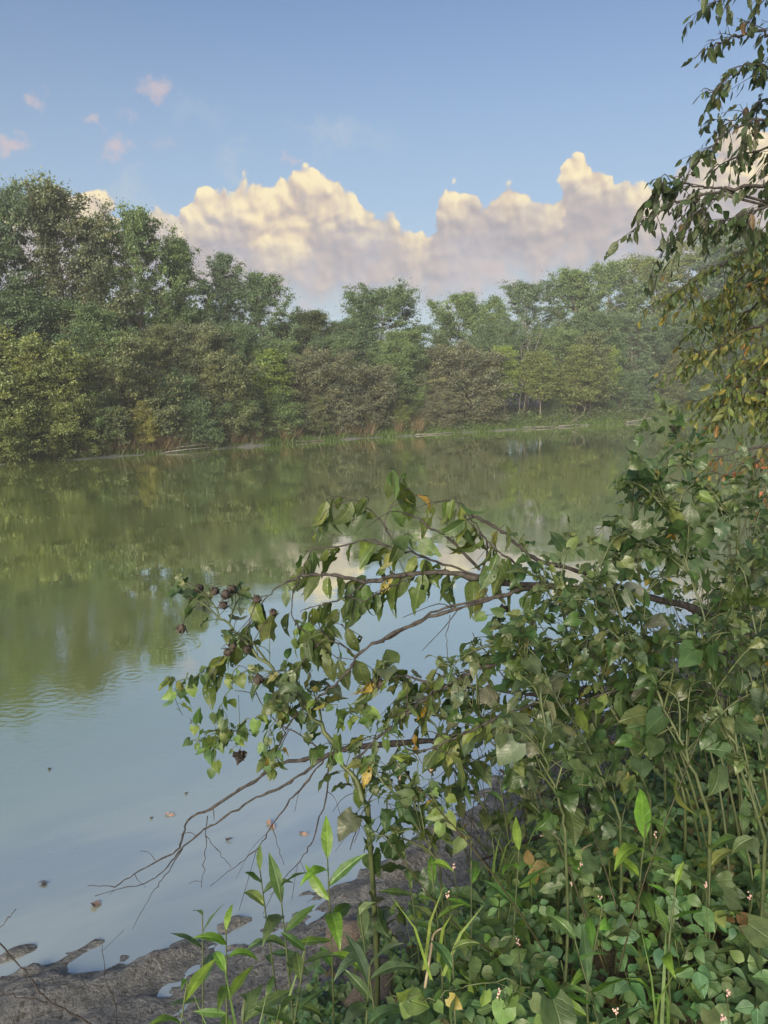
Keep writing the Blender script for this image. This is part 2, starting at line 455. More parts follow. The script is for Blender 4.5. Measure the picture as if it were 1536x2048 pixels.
# ripples: long soft swell, fine chop in patches, and rain rings
def rings(N, cx, cy_, r0, r1, freq):
    dd = N.v('DISTANCE', N.xyz(wx, wy, 0.0), (cx, cy_, 0.0))
    env = N.m('MULTIPLY', N.smooth(dd, r1, r0), 1.0)
    return N.m('MULTIPLY', N.m('SINE', N.m('MULTIPLY', dd, freq)), env)
chop = n3(N, N.v('MULTIPLY', pos, (1.0, 1.6, 1.0)), 9.0, 3, .6)
fine = n3(N, pos, 38.0, 2, .5)
swell = n3(N, N.v('MULTIPLY', pos, (0.5, 1.3, 1.0)), 1.6, 2, .5)
patch = N.smooth(n3(N, pos, 0.35, 3, .6), .45, .62, 0.10, 1.2)
h = N.m('MULTIPLY', N.m('ADD', N.m('MULTIPLY', chop, 0.0013), N.m('MULTIPLY', fine, 0.00009)), patch)
h = N.m('ADD', h, N.m('MULTIPLY', swell, 0.0012))
RINGS = []
def wpt(px, py):
    a = W(px, py, 1.0) - np.array(CAM); t = -CAM[2] / a[2]; return a[0] * t, a[1] * t
for px, py, rr, am in [(262, 1352, .42, 1), (350, 1290, .45, 1), (100, 1395, .6, .8), (40, 1425, .5, .7), (330, 1513, .22, .7), (430, 1170, .9, .7), (200, 1180, .8, .6), (1120, 1055, 1.2, .8), (880, 1060, 1.0, .7), (760, 1165, .7, .7), (520, 1250, .4, .6), (95, 1500, .25, .5)]:
    cx, cy_ = wpt(px, py)
    h = N.m('ADD', h, N.m('MULTIPLY', rings(N, cx, cy_, rr * .15, rr, 62.0 / (0.6 + rr)), 0.00022 * am))
b = N.n('ShaderNodeBump'); b.inputs['Strength'].default_value = 1.0; b.inputs['Distance'].default_value = 1.0
N.put(b.inputs['Height'], h); N.put(p.inputs['Normal'], b.outputs[0]); N.put(gl.inputs['Normal'], b.outputs[0])
lw = N.n('ShaderNodeLayerWeight'); lw.inputs['Blend'].default_value = 0.5; N.put(lw.inputs['Normal'], b.outputs[0])
fr = N.m('MULTIPLY_ADD', N.m('POWER', lw.outputs['Facing'], 1.7), 0.60, 0.32)
mx = N.n('ShaderNodeMixShader'); N.t.links.new(fr, mx.inputs[0]); N.t.links.new(p.outputs[0], mx.inputs[1]); N.t.links.new(gl.outputs[0], mx.inputs[2])
N.t.links.new(mx.outputs[0], out.inputs[0])
M_WATER = m
mb = MB()
wxs = np.array([-400, -60, -10, 0, 10, 60, 400.]); wys = np.array([-60, 0, 10, 60, 160.])
XX, YY = np.meshgrid(wxs, wys); idx = np.arange(XX.size).reshape(XX.shape)
F = np.stack([idx[:-1, :-1], idx[:-1, 1:], idx[1:, 1:], idx[1:, :-1]], -1).reshape(-1, 4)
mb.add(np.stack([XX, YY, XX * 0], -1).reshape(-1, 3), F)
wtr = mb.build('water', M_WATER, smooth=False); tag(wtr, kind='structure')

# ------------------------------------------------------------------ far trees: prototypes
def unit(v): return v / (np.linalg.norm(v) + 1e-9)

def leaf_cloud(mb, rng, pts, per, sig, size, tintf):
    """rhombic leaves gathered round twig points"""
    pts = np.asarray(pts); per = int(per * 1.2); sig = sig * 1.25; size = size * .86; n = len(pts) * per
    c = np.repeat(pts[:, :3], per, 0)
    sg = np.repeat(pts[:, 3], per)[:, None] * sig
    off = rng.normal(size=(n, 3)); 
    rr = np.abs(rng.normal(0, .62, n))
    off = off / np.linalg.norm(off, axis=1)[:, None] * rr[:, None] * np.array([1.5, 1.5, 0.8]) * sg
    c = c + off
    d = rng.normal(size=(n, 3)); d[:, 2] -= 0.5; d += off * 0.8 / (sg + 1e-6)
    d /= np.linalg.norm(d, axis=1)[:, None]
    r_ = rng.normal(size=(n, 3)); r_[:, 2] *= 0.5
    s_ = np.cross(d, r_); s_ /= np.linalg.norm(s_, axis=1)[:, None] + 1e-9
    L = size * rng.uniform(0.65, 1.25, n)[:, None]; Wd = L * rng.uniform(0.5, 0.8, n)[:, None]
    V = np.stack([c - d * L * .5, c + s_ * Wd * .5 - d * L * .05, c + d * L * .5, c - s_ * Wd * .5 - d * L * .05], 1)
    F = np.arange(n * 4).reshape(n, 4)
    tc_ = np.repeat(tintf(rng, len(pts)), per, 0)
    tl = rng.uniform(0.72, 1.3, (n, 1))
    t = np.concatenate([tc_ * tl, np.ones((n, 1))], 1)
    mb.add(V.reshape(-1, 3), F, np.repeat(t, 4, 0))

def cl_tint(rng, n, yel=0.25, spread=0.28):
    b = rng.uniform(1 - spread, 1 + spread, n); y = np.clip(rng.normal(0, yel, n), -0.3, 1.2)
    return np.stack([b * (1 + 0.42 * y), b * (1 + 0.22 * y), b * (1 - 0.2 * y)], 1)

def grow(rng, H, rad, first, nl, prof, up, sub, tr, stems=1, lean=0.05, fill=0):
    """skeleton: trunks, limbs, branches; returns tubes and twig points (x,y,z,scale)"""
    tubes = []; twigs = []; seedph = rng.uniform(0, 6)
    for s in range(stems):
        a = rng.uniform(0, 6.28); sp = (0.0 if stems == 1 else rng.uniform(.12, .5) * rad)
        Hs = H * (1 if s == 0 else rng.uniform(.7, .98))
        base = np.array([math.cos(a), math.sin(a), 0]) * (0.0 if stems == 1 else .15)
        top = np.array([math.cos(a) * sp, math.sin(a) * sp, Hs]) + rng.normal(0, lean * H, 3) * (1, 1, 0)
        k = 8; t = np.linspace(0, 1, k)[:, None]
        tk = base * (1 - t) + top * t; tk[1:-1, :2] += rng.normal(0, .012 * H, (k - 2, 2))
        tk = smoothpath(tk, 2)
        tt = np.linspace(0, 1, len(tk)); tubes.append((tk, tr * (1 - tt * 0.93) / (1 if stems == 1 else 1.5), 6))
        at = lambda q: np.array([np.interp(q, tt, tk[:, i]) for i in range(3)])
        ph = rng.uniform(0, 6.28)
        n_ = max(4, nl // stems)
        for i in range(n_):
            q = first + (0.985 - first) * (i + rng.uniform(-.35, .35)) / (n_ - 1); q = min(max(q, first * .9), .985)
            ph += 2.4 + rng.normal(0, .4)
            zrel = at(q)[2] / H
            R_ = rad * prof(min(zrel, 1.0)) * rng.uniform(.7, 1.12)
            if R_ < 0.25: R_ = 0.25
            el_ = up * (0.5 + 0.9 * q) + rng.normal(0, .12)
            d = np.array([math.cos(ph) * math.cos(el_), math.sin(ph) * math.cos(el_), math.sin(el_)])
            p0 = at(q); L = R_ / max(math.cos(el_), .35); L = min(L, R_ * 1.7, max(.3, (H * 1.0 - p0[2]) / max(math.sin(el_), .2)))
            mid = p0 + d * L * .5 + np.array([0, 0, -.04 * L]); end = p0 + d * L + np.array([0, 0, .10 * L]) + rng.normal(0, .06 * L, 3)
            lb = smoothpath([p0, mid, end], 3); r0 = tr * (1 - q * .9) * .5
            tubes.append((lb, np.linspace(r0, r0 * .2 + .008, len(lb)), 4))
            ns = max(4, int(sub * 1.3 * (0.4 + R_ / rad)))
            for j in range(ns):
                u = rng.uniform(.25, 1.0) ** .8
                b0 = lb[min(int(u * (len(lb) - 1)), len(lb) - 1)]
                dd = unit(d + rng.normal(0, .75, 3) + np.array([0, 0, .25]))
                l2 = R_ * rng.uniform(.18, .42) * (1.25 - .5 * u)
                e2 = b0 + dd * l2
                tubes.append((np.array([b0, b0 + dd * l2 * .55 + rng.normal(0, .04 * l2, 3), e2]), np.array([r0 * .3 + .006, r0 * .18 + .005, .005]), 3))
                twigs.append((*(b0 + dd * l2 * .55), rng.uniform(.6, 1.0))); twigs.append((*(b0 + rng.normal(0, .12, 3) * l2), rng.uniform(.5, .9))); twigs.append((*e2, rng.uniform(.8, 1.25)))
            twigs.append((*end, 1.1))
        # finer boughs that round the crown out
        nf = int(fill / stems)
        for i in range(nf):
            zr = first + (1 - first) * rng.random() ** .85; a = rng.uniform(0, 6.283)
            R_ = rad * prof(min(zr, 1.0)) * (0.62 + .38 * rng.random() ** .6) * (.82 + .3 * math.sin(a * 3 + zr * 9 + seedph) * .6)
            qz = min(zr * .97, .97); c0 = at(qz); e2 = np.array([c0[0] + R_ * math.cos(a), c0[1] + R_ * math.sin(a), zr * Hs * .985])
            b0 = at(max(first * .8, qz - .35 * R_ / H - .04)); m_ = (b0 + e2) / 2 + np.array([0, 0, -.05 * R_]) + rng.normal(0, .05 * R_, 3)
            tubes.append((np.array([b0, m_, e2]), np.array([tr * (1 - qz) * .3 + .012, tr * .08 + .008, .005]), 3))
            twigs.append((*e2, rng.uniform(.7, 1.2))); twigs.append((*(e2 + rng.normal(0, .35, 3)), rng.uniform(.6, 1.0)))
            if rng.random() < .4: twigs.append((*m_, rng.uniform(.6, .9)))
        twigs.append((*tk[-1], 1.0)); twigs.append((*at(.95), 1.1))
    return tubes, np.array(twigs)

def make_tree(name, seed, H, rad, first, nl, prof, up, sub, tr, per, sig, size, stems=1, tint=cl_tint, lean=.03, fill=150):
    rng = np.random.default_rng(seed)
    tubes, tw = grow(rng, H, rad, first, nl, prof, up, sub, tr, stems, lean, fill)
    mt = MB()
    for P, r_, sd_ in tubes: tube(mt, P, r_, sd_)
    mc = MB(); leaf_cloud(mc, rng, tw, per, sig, size, tint)
    e = empty(name, (0, 0, 0))
    mt.build('trunk', M_TRUNK, e); mc.build('crown', M_FAR, e, smooth=False)
    zc = np.concatenate(mc.v)[:, 2]; e['h0'] = float(np.sort(zc)[-40])
    return e

def dome(z, c=.58, lo=.35, top=.46):
    if z >= c: return math.sqrt(max(.10, 1 - ((z - c) / top) ** 2))
    return lo + (1 - lo) * math.sin(math.pi / 2 * max(z, 0) / c)
p_oval = lambda z: dome(z, .56, .65)
p_top = lambda z: dome(z, .66, .60, .38)
p_col = lambda z: dome(z, .50, .65, .54)
p_bush = lambda z: max(0.2, (1 - z ** 2.8)) ** .55
PROTO = {}
def proto(key, *a, **k): PROTO[key] = make_tree(*a, **k)
proto('cotton1', 'cottonwood_tree', 11, 16, 5.0, .20, 24, p_oval, .75, 9, .26, 52, .36, .20, fill=60)
proto('cotton2', 'cottonwood_tree', 12, 16, 4.4, .17, 24, p_col, .85, 8, .24, 54, .36, .20, fill=70)
proto('cotton3', 'cottonwood_tree', 13, 16, 5.4, .24, 22, p_top, .65, 9, .28, 54, .38, .20, fill=50)
proto('poplar', 'poplar_tree', 14, 15, 3.0, .14, 26, p_col, 1.0, 7, .20, 50, .32, .18, fill=80)
proto('round1', 'broadleaf_tree', 15, 13, 5.0, .08, 30, p_oval, .55, 10, .24, 52, .38, .20)
proto('round2', 'broadleaf_tree', 16, 13, 5.2, .08, 28, p_top, .5, 10, .26, 54, .42, .20, stems=2)
proto('round3', 'broadleaf_tree', 17, 13, 4.6, .10, 30, p_oval, .6, 10, .22, 54, .38, .20)
proto('bush1', 'riverside_shrub', 21, 5.5, 3.1, .05, 34, p_bush, .35, 9, .09, 40, .27, .155, stems=5, tint=lambda r, n: cl_tint(r, n, .3, .22))
proto('bush2', 'riverside_shrub', 22, 5.5, 2.8, .05, 32, p_bush, .45, 9, .09, 42, .25, .14, stems=4)
proto('bush3', 'riverside_shrub', 23, 6.5, 3.4, .06, 38, p_bush, .3, 9, .10, 42, .28, .15, stems=6, tint=lambda r, n: cl_tint(r, n, .35, .3))
proto('slim1', 'slender_tree', 31, 8, 1.7, .38, 14, p_oval, .6, 8, .075, 34, .27, .15)
proto('slim2', 'slender_tree', 32, 8, 1.9, .30, 16, p_oval, .5, 8, .085, 34, .28, .15, stems=2)

def clone(src, loc, rz, s, color, label, cat, group=None, first={}):
    key = src.name
    if key not in first:
        first[key] = 1; e = src; kids = list(src.children)
    else:
        e = src.copy(); C.objects.link(e); kids = []
        for ch in list(src.children):
            c = ch.copy(); C.objects.link(c); c.parent = e; kids.append(c)
    e.location = loc; e.rotation_euler = (0, 0, rz); e.scale = s
    for c in kids:
        if c.name.startswith('crown'): c.color = color
    if 'h0' in e.keys(): del e['h0']
    tag(e, label, cat, group)
    return e
H0 = {k: o['h0'] for k, o in PROTO.items()}

# foliage base colours (reflectance)
GRN = (0.140, 0.210, 0.080, 1); YGR = (0.175, 0.215, 0.066, 1); DKG = (0.108, 0.172, 0.080, 1); OLV = (0.142, 0.170, 0.074, 1)
BRN = (0.148, 0.162, 0.096, 1); LIM = (0.220, 0.300, 0.068, 1); BLG = (0.130, 0.192, 0.112, 1); YEL = (0.28, 0.28, 0.07, 1); BRZ = (0.150, 0.180, 0.098, 1)
prng = np.random.default_rng(99)
def place(key, px, top, back, color, wfac, label, cat='tree', group=None, rz=None):
    """px = where it stands across the picture, top = photo row its top reaches, back = metres behind the water's edge"""
    # find depth so that the point lies `back` metres behind the bank
    lo, hi = 15.0, 260.0
    for _ in range(40):
        md = (lo + hi) / 2; q = W(px, 800, md)
        if q[1] - yfar(q[0]) < back: lo = md
        else: hi = md
    d = (lo + hi) / 2
    q = W(px, 800, d); t = W(px, top, d)
    z0 = float(ground_z(q[0], q[1])) - 0.05
    Ht = (t[2] - z0); s = Ht / H0[key]
    sw = s * wfac
    return clone(PROTO[key], (q[0], q[1], z0), prng.uniform(0, 6.28) if rz is None else rz, (sw, sw, s), color, label, cat, group)

TALL = 'tall trees standing beyond the far bank'
FRONT = 'shrubs and small trees along the far waterline'
T = place
T('cotton1', 5, 352, 8, BLG, .85, 'tall open cottonwood at the left edge of the photo with sky showing through its limbs', 'tree', TALL)
T('cotton2', 150, 382, 7, BRZ, .95, 'tall cottonwood with a bronze-tinted top, in front of the left edge of the clouds', 'tree', TALL)
T('round1', 85, 580, 13, DKG, 1.0, 'dark tree filling in behind the two tallest cottonwoods on the left', 'tree', TALL)
T('poplar', 228, 452, 9, GRN, .8, 'narrow poplar between the bronze-topped cottonwood and the see-through poplar', 'tree', TALL)
T('cotton2', 300, 428, 7, GRN, .78, 'tall pointed poplar with bright gaps in its crown, under the big cloud left end', 'tree', TALL)
T('poplar', 366, 478, 8, GRN, .85, 'slim poplar just right of the tallest pointed poplar', 'tree', TALL)
T('poplar', 432, 514, 12, BLG, 1.0, 'slim grey-green poplar with a square top left of the round open tree', 'tree', TALL)
T('cotton3', 530, 546, 9, DKG, .92, 'round-topped tree with dark limbs showing through its thin lower crown', 'tree', TALL)
T('round3', 622, 622, 8, (0.09, .125, .05, 1), 1.0, 'low pale green tree between the round open tree and the dense middle tree', 'tree', TALL)
T('round1', 762, 568, 10, DKG, 1.06, 'dense dark round-crowned tree alone in the middle of the far treeline', 'tree', TALL)
T('round3', 700, 640, 12, DKG, 1.1, 'darker tree leaning out behind the dense middle tree on its left side', 'tree', TALL)
T('round2', 930, 584, 12, GRN, .95, 'green tree right of the notch of sky in the middle of the treeline', 'tree', TALL)
T('cotton1', 1052, 560, 12, BLG, 1.0, 'grey-green tree standing behind the bare dead tree', 'tree', TALL)
T('cotton2', 1155, 540, 11, GRN, 1.15, 'upright tree with a pointed lit top right of the dead tree', 'tree', TALL)
T('cotton3', 1215, 524, 14, GRN, 1.0, 'airy tree with forked dark trunks left of the yellow-green tree', 'tree', TALL)
T('cotton1', 1300, 510, 13, YGR, 1.05, 'tall yellow-green tree with sky gaps, beside the thin bare sapling', 'tree', TALL)
T('cotton2', 1400, 468, 12, BLG, 1.2, 'tall hazy tree partly behind the hanging dark leaves on the right', 'tree', TALL)
T('cotton1', 1500, 452, 14, BLG, 1.1, 'tall tree behind the yellowing overhanging branch at the right edge', 'tree', TALL)
T('round2', 1590, 470, 12, DKG, 1.1, 'dark tree beyond the right edge of the photo', 'tree', TALL)
T('cotton3', -110, 350, 8, GRN, 1.1, 'tall cottonwood just outside the left edge of the photo', 'tree', TALL)
T('cotton2', -230, 380, 9, DKG, 1.2, 'dark cottonwood farther outside the left edge', 'tree', TALL)
# middle storey
MID = 'middle-height trees behind the waterside shrubs'
T('round2', 120, 590, 5, DKG, 1.0, 'dark green tree under the bronze-topped cottonwood', 'tree', MID)
T('round3', 20, 600, 5, BLG, 1.1, 'blue-green tree under the left-edge cottonwood', 'tree', MID)
T('round3', 205, 620, 4.5, GRN, 1.0, 'fresh green tree rising behind the broad shrub on the left bank', 'tree', MID)
T('round3', 330, 650, 4.5, OLV, .85, 'olive tree at the foot of the tall pointed poplar', 'tree', MID)
T('round1', 395, 640, 4, BRZ, 1.0, 'brown-tinged tree in front of the slim poplars', 'tree', MID)
T('round2', 470, 640, 5, DKG, .9, 'dark tree between the brown-tinged tree and the round open tree', 'tree', MID)
T('round3', 560, 680, 5, GRN, 1.0, 'green tree under the round-topped open tree', 'tree', MID)
T('round1', 655, 665, 5, DKG, 1.0, 'dark tree behind the brownish rounded shrub', 'tree', MID)
T('round3', 805, 660, 5, GRN, 1.0, 'green tree at the right foot of the dense middle tree', 'tree', MID)
T('round3', 870, 690, 8, DKG, 1.0, 'low dark tree in the notch of the treeline', 'tree', MID)
T('round2', 990, 640, 7, DKG, .8, 'dark tree just left of the bare dead tree', 'tree', MID)
T('round1', 1110, 650, 6, GRN, .9, 'green tree just right of the bare dead tree', 'tree', MID)
T('round3', 1190, 625, 7, DKG, 1.0, 'dark tree under the airy forked tree', 'tree', MID)
T('round1', 1260, 620, 6, BLG, 1.0, 'blue-green tree under the yellow-green tree', 'tree', MID)
T('round2', 1340, 620, 6, DKG, 1.0, 'dark shaded tree beside the tall pale trunk', 'tree', MID)
T('round3', 1420, 600, 6, DKG, 1.1, 'dark shaded tree behind the orange-tinted hanging leaves', 'tree', MID)
T('round1', 1510, 600, 6, DKG, 1.1, 'dark shaded tree near the right edge at the water', 'tree', MID)
T('round1', -60, 600, 5, DKG, 1.2, 'dark tree just beyond the left edge of the photo', 'tree', MID)
# waterside
T('bush3', 45, 655, 2.2, YGR, 1.05, 'largest yellow-green shrub mound filling the left edge of the far bank', 'shrub', FRONT)
T('bush1', -70, 690, 1.8, YGR, 1.1, 'yellow-green shrub cut by the left edge of the photo', 'shrub', FRONT)
T('bush1', 40, 765, .9, YGR, 1.15, 'low leafy yellow-green shrub at the waterline, far left', 'shrub', FRONT)
T('bush2', 125, 755, 1.0, YGR, 1.15, 'low leafy shrub at the waterline in front of the left mounds', 'shrub', FRONT)
T('bush3', 235, 668, 2.6, OLV, 1.0, 'broad domed olive shrub, second mound from the left', 'shrub', FRONT)
T('bush1', 185, 775, 1.2, GRN, 1.0, 'green waterside shrub left of the yellow-leaved bush', 'shrub', FRONT)
T('slim2', 283, 800, .5, YEL, 1.15, 'small bright yellow-leaved bush at the water left of the fallen branches', 'shrub', FRONT)
T('bush2', 340, 735, 2.2, DKG, 1.1, 'dark shrub right of the broad domed olive shrub', 'shrub', FRONT)
T('bush3', 425, 690, 2.6, OLV, 1.0, 'tall olive-brown shrub above the tan reeds', 'shrub', FRONT)
T('bush1', 390, 790, 1.2, DKG, 1.1, 'low dark shrub behind the fallen pale branches', 'shrub', FRONT)
T('slim1', 542, 692, 2.8, LIM, 1.3, 'small lime-green tree with the brightest crown on the left bank', 'tree', FRONT)
T('bush2', 480, 780, 1.6, GRN, 1.1, 'low green shrub left of the lime-green tree', 'shrub', FRONT)
T('bush1', 550, 775, 1.8, GRN, 1.2, 'green shrub under the lime-green tree', 'shrub', FRONT)
T('bush3', 635, 692, 2.8, BRN, 1.0, 'grey-brown rounded shrub with dull leaves left of centre', 'shrub', FRONT)
T('slim2', 628, 790, .9, OLV, 1.3, 'thin small tree with pale stems at the water, under the grey-brown shrub', 'tree', FRONT)
T('bush2', 730, 725, 2.2, BRN, 1.1, 'dull brown-green shrub under the dense middle tree', 'shrub', FRONT)
T('slim1', 790, 705, 4, GRN, 1.4, 'small fresh green tree right below the dense middle tree', 'tree', FRONT)
T('slim2', 805, 800, 1.2, YGR, 1.3, 'low yellow-tinged bush at the centre of the far bank', 'shrub', FRONT)
T('bush3', 925, 684, 2.8, BRN, 1.15, 'biggest brownish-grey shrub, drooping to the grass near the centre', 'shrub', FRONT)
T('bush2', 880, 780, 1.6, BRN, 1.1, 'smaller brownish shrub nestled against the biggest brownish one', 'shrub', FRONT)
T('slim1', 1010, 690, 4, LIM, 1.1, 'light green sapling beneath the bare dead tree', 'tree', FRONT)
T('slim1', 1080, 700, 2.0, YGR, 1.35, 'small tree with a straight pale trunk right of the light green sapling', 'tree', FRONT)
T('slim2', 1150, 690, 2.2, YGR, 1.4, 'yellowish small tree leaning over the fallen logs', 'tree', FRONT)
T('slim2', 1180, 665, 3, OLV, 1.2, 'yellowish-olive small tree behind the one leaning over the logs', 'tree', FRONT)
T('bush2', 1110, 790, 3.5, DKG, 1.2, 'dark shrub behind the straight pale trunk', 'shrub', FRONT)
T('slim1', 1218, 690, 4, LIM, .8, 'thin light green sapling against the dark wood on the right', 'tree', FRONT)
T('bush2', 1245, 740, 3.5, DKG, 1.1, 'dark rounded shrub right of the yellowish small trees', 'shrub', FRONT)
T('slim2', 1345, 700, 2.5, OLV, 1.0, 'slender tree with a tall pale trunk in the shade on the right bank', 'tree', FRONT)
T('bush1', 1330, 795, 1.5, GRN, 1.1, 'low green waterside shrub above the pale fallen log', 'shrub', FRONT)
T('bush2', 1400, 770, 2.5, DKG, 1.2, 'dark shrub behind the lowest hanging yellow leaves', 'shrub', FRONT)
T('bush2', 1500, 770, 2.5, DKG, 1.2, 'dark shrub at the right edge of the far bank', 'shrub', FRONT)

# ------------------------------------------------------------------ the wood behind, undergrowth, reeds and grass of the far bank
wr_ = np.random.default_rng(7)
def bank_point(rng, n, x0, x1, b0, b1):
    x = rng.uniform(x0, x1, n); b = rng.uniform(b0, b1, n); y = yfar(x) + b
    return x, y, ground_z(x, y)
x, y, z = bank_point(wr_, 5200, -75, 110, 13, 30)
hmax = (4.2 + 4.5 * fbm(x * .12, y * .12, 3)) * np.interp(x, [-60, -8, 0, 6, 20, 60], [1.25, 1.1, .8, .75, 1.2, 1.5])
pts = np.stack([x, y, z + hmax * wr_.random(len(x)) ** .7, wr_.uniform(2.0, 3.2, len(x))], 1)
mb = MB(); leaf_cloud(mb, wr_, pts, 26, .36, .42, lambda r, n: cl_tint(r, n, .15, .3))
o = mb.build('distant_woodland', M_FAR, smooth=False); o.color = DKG; tag(o, kind='stuff')
x, y, z = bank_point(wr_, 4200, -60, 75, .15, 7.0)
pts = np.stack([x, y, z + .1 + wr_.random(len(x)) ** 1.5 * np.interp(x, [-30, -5, 5, 40], [1.5, .9, .6, 1.1]), wr_.uniform(.8, 1.6, len(x))], 1)
mb = MB(); leaf_cloud(mb, wr_, pts, 26, .28, .15, lambda r, n: cl_tint(r, n, .35, .35))
o = mb.build('bank_undergrowth', M_FAR, smooth=False); o.color = (.088, .125, .045, 1); tag(o, kind='stuff')

def blades(mb, rng, x, y, z, L, wid, col, lean=.35, curve=.25):
    n = len(x); a = rng.uniform(0, 6.283, n); ln = np.abs(rng.normal(0, lean, n))
    d = np.stack([np.cos(a) * ln, np.sin(a) * ln, np.ones(n)], 1); d /= np.linalg.norm(d, axis=1)[:, None]
    b = rng.uniform(0, 6.283, n); s_ = np.stack([np.cos(b), np.sin(b), np.zeros(n)], 1) * wid
    p = np.stack([x, y, z], 1); L = L[:, None]
    bend = np.stack([np.cos(a), np.sin(a), -np.ones(n) * .6], 1) * curve * L
    m1 = p + d * L * .55 + bend * .25; e = p + d * L + bend
    V = np.stack([p - s_, p + s_, m1 + s_ * .8, e, m1 - s_ * .8], 1).reshape(-1, 3)
    i = np.arange(n)[:, None] * 5
    mb_t = np.repeat(np.concatenate([col, np.zeros((n, 1))], 1), 5, 0)
    mb.add(V, np.concatenate([i + 0, i + 1, i + 2, i + 4], 1), mb_t)
    mb.v.append(np.zeros((0, 3), np.float32)); mb.t.append(np.zeros((0, 4), np.float32)); mb.uv.append(np.zeros((0, 2), np.float32))
    mb.f.append((np.concatenate([i + 4, i + 2, i + 3], 1) + mb.n - n * 5).astype(np.int32))
def cvar(rng, n, c, s=.25):
    return np.array(c)[None, :3] * rng.uniform(1 - s, 1 + s, (n, 1)) * rng.uniform(.92, 1.08, (n, 3))
mb = MB(); n = 15000
x = wr_.uniform(-26, 3, n); x = x[fbm(x * .9, x * 0 + 3, 2) > .42]; n = len(x)
y = yfar(x) + wr_.uniform(.0, 1.4, n); z = ground_z(x, y) - .03
blades(mb, wr_, x, y, z, wr_.uniform(.45, 1.35, n) * (.6 + .8 * fbm(x * 1.3, y * 1.3, 2)), .014, cvar(wr_, n, (.21, .16, .085), .4), .25, .2)
o = mb.build('dry_reeds', M_FAR, smooth=False); o.color = (1, 1, 1, 1); tag(o, kind='stuff')
mb = MB(); n = 40000
x = wr_.uniform(-30, 60, n); y = yfar(x) + np.abs(wr_.normal(0, 1.6, n)) - .2; z = ground_z(x, y) - .03
blades(mb, wr_, x, y, z, wr_.uniform(.2, .65, n) * (.5 + fbm(x * .7, y * .7, 2)), .016, cvar(wr_, n, (.12, .19, .045), .3), .5, .3)
o = mb.build('bank_grass', M_FAR, smooth=False); o.color = (1, 1, 1, 1); tag(o, kind='stuff')

# bare dead tree, thin sapling, pale trunks, fallen wood
def at_bank(px, back, row=800):
    lo, hi = 15.0, 260.0
    for _ in range(40):
        md = (lo + hi) / 2; q = W(px, row, md)
        if q[1] - yfar(q[0]) < back: lo = md
        else: hi = md
    return W(px, row, lo), lo
def bare_tree(name, px, top, back, width, seed, label, mat, tr=.10, nl=9, up=1.0):
    rng = np.random.default_rng(seed)
    q, d = at_bank(px, back); z0 = float(ground_z(q[0], q[1])); H = W(px, top, d)[2] - z0
    tubes, tw = grow(rng, H, width, .35, nl, p_oval, up, 5, tr, 2, .02)
    e = empty(name, (q[0], q[1], z0)); tag(e, label, 'tree')
    mt = MB(); mbh = MB()
    tube(mt, tubes[0][0], tubes[0][1], 6)
    for P, r_, s_ in tubes[1:]: tube(mbh, P, r_, s_)
    mt.build('trunk', mat, e); mbh.build('branches', mat, e)
    return e
bare_tree('dead_tree', 1043, 648, 5.0, 2.2, 51, 'bare dead tree with pale grey limbs and no leaves, among the trees right of centre', M_PALEWOOD, .09, 14, 1.05)
bare_tree('bare_sapling', 1348, 520, 10, 1.2, 52, 'thin bare sapling poking into the sky right of the yellow-green tree', M_TRUNK, .08, 10, 1.2)

def log(name, pts, r, label, mat=M_PALEWOOD, twigs=0, seed=1):
    """fallen wood lying on the far waterline; pts = (px, back, lift)"""
    rng = np.random.default_rng(seed); P = []
    for px, back, lift in pts:
        q, d = at_bank(px, back); P.append((q[0], q[1], max(float(ground_z(q[0], q[1])), 0) + lift))
    P = smoothpath(P, 4); o = MB(); tube(o, P, np.linspace(r, r * .45, len(P)), 7, knob=.08, rng=rng)
    e = o.build(name, mat); tag(e, label, 'log')
    for k in range(twigs):
        i = int(rng.uniform(.2, .95) * (len(P) - 1)); m_ = MB()
        dd = unit(np.array([rng.normal(), rng.normal() * .4, abs(rng.normal()) * .7])) * rng.uniform(.4, 1.3)
        tube(m_, smoothpath([P[i], P[i] + dd * .5 + rng.normal(0, .05, 3), P[i] + dd], 2), np.linspace(r * .4, .008, 5), 4)
        c = m_.build('limb', mat, e)
    return e
log('fallen_branch', [(308, .3, .08), (350, .0, .22), (400, -.2, .30), (432, .3, .25)], .05, 'long pale fallen branch arching over the water beside the tan reeds', twigs=4, seed=3)
log('fallen_branch', [(325, -.4, .05), (370, -.5, .12), (425, -.1, .10)], .04, 'lower pale fallen branch lying in the water under the arching one', twigs=2, seed=4)
log('fallen_log', [(575, .2, .15), (605, -.1, .06), (645, -.2, .03)], .07, 'dark stub of a log at the waterline left of centre', M_TRUNK, 2, 5)
log('fallen_log', [(1252, -.3, .06), (1275, .1, .14), (1303, .3, .28)], .11, 'pale fallen log propped at the waterline on the right of the far bank', twigs=1, seed=6)
log('fallen_log', [(1045, .1, .12), (1090, -.1, .08), (1130, .2, .1)], .08, 'grey log lying along the bank below the yellowish small trees', twigs=3, seed=7)
log('fallen_log', [(1118, -.2, .06), (1150, -.1, .08), (1180, .0, .05)], .07, 'pale thin log just right of the grey log', twigs=1, seed=8)
log('fallen_log', [(830, -.3, .05), (870, -.4, .04), (905, -.2, .05)], .05, 'flat pale log at the edge of the grass near the centre of the far bank', twigs=1, seed=9)
log('fallen_branch', [(1135, .2, .1), (1165, .3, .8), (1172, .5, 1.6)], .04, 'dark broken branch standing up out of the log pile', M_TRUNK, 3, 10)

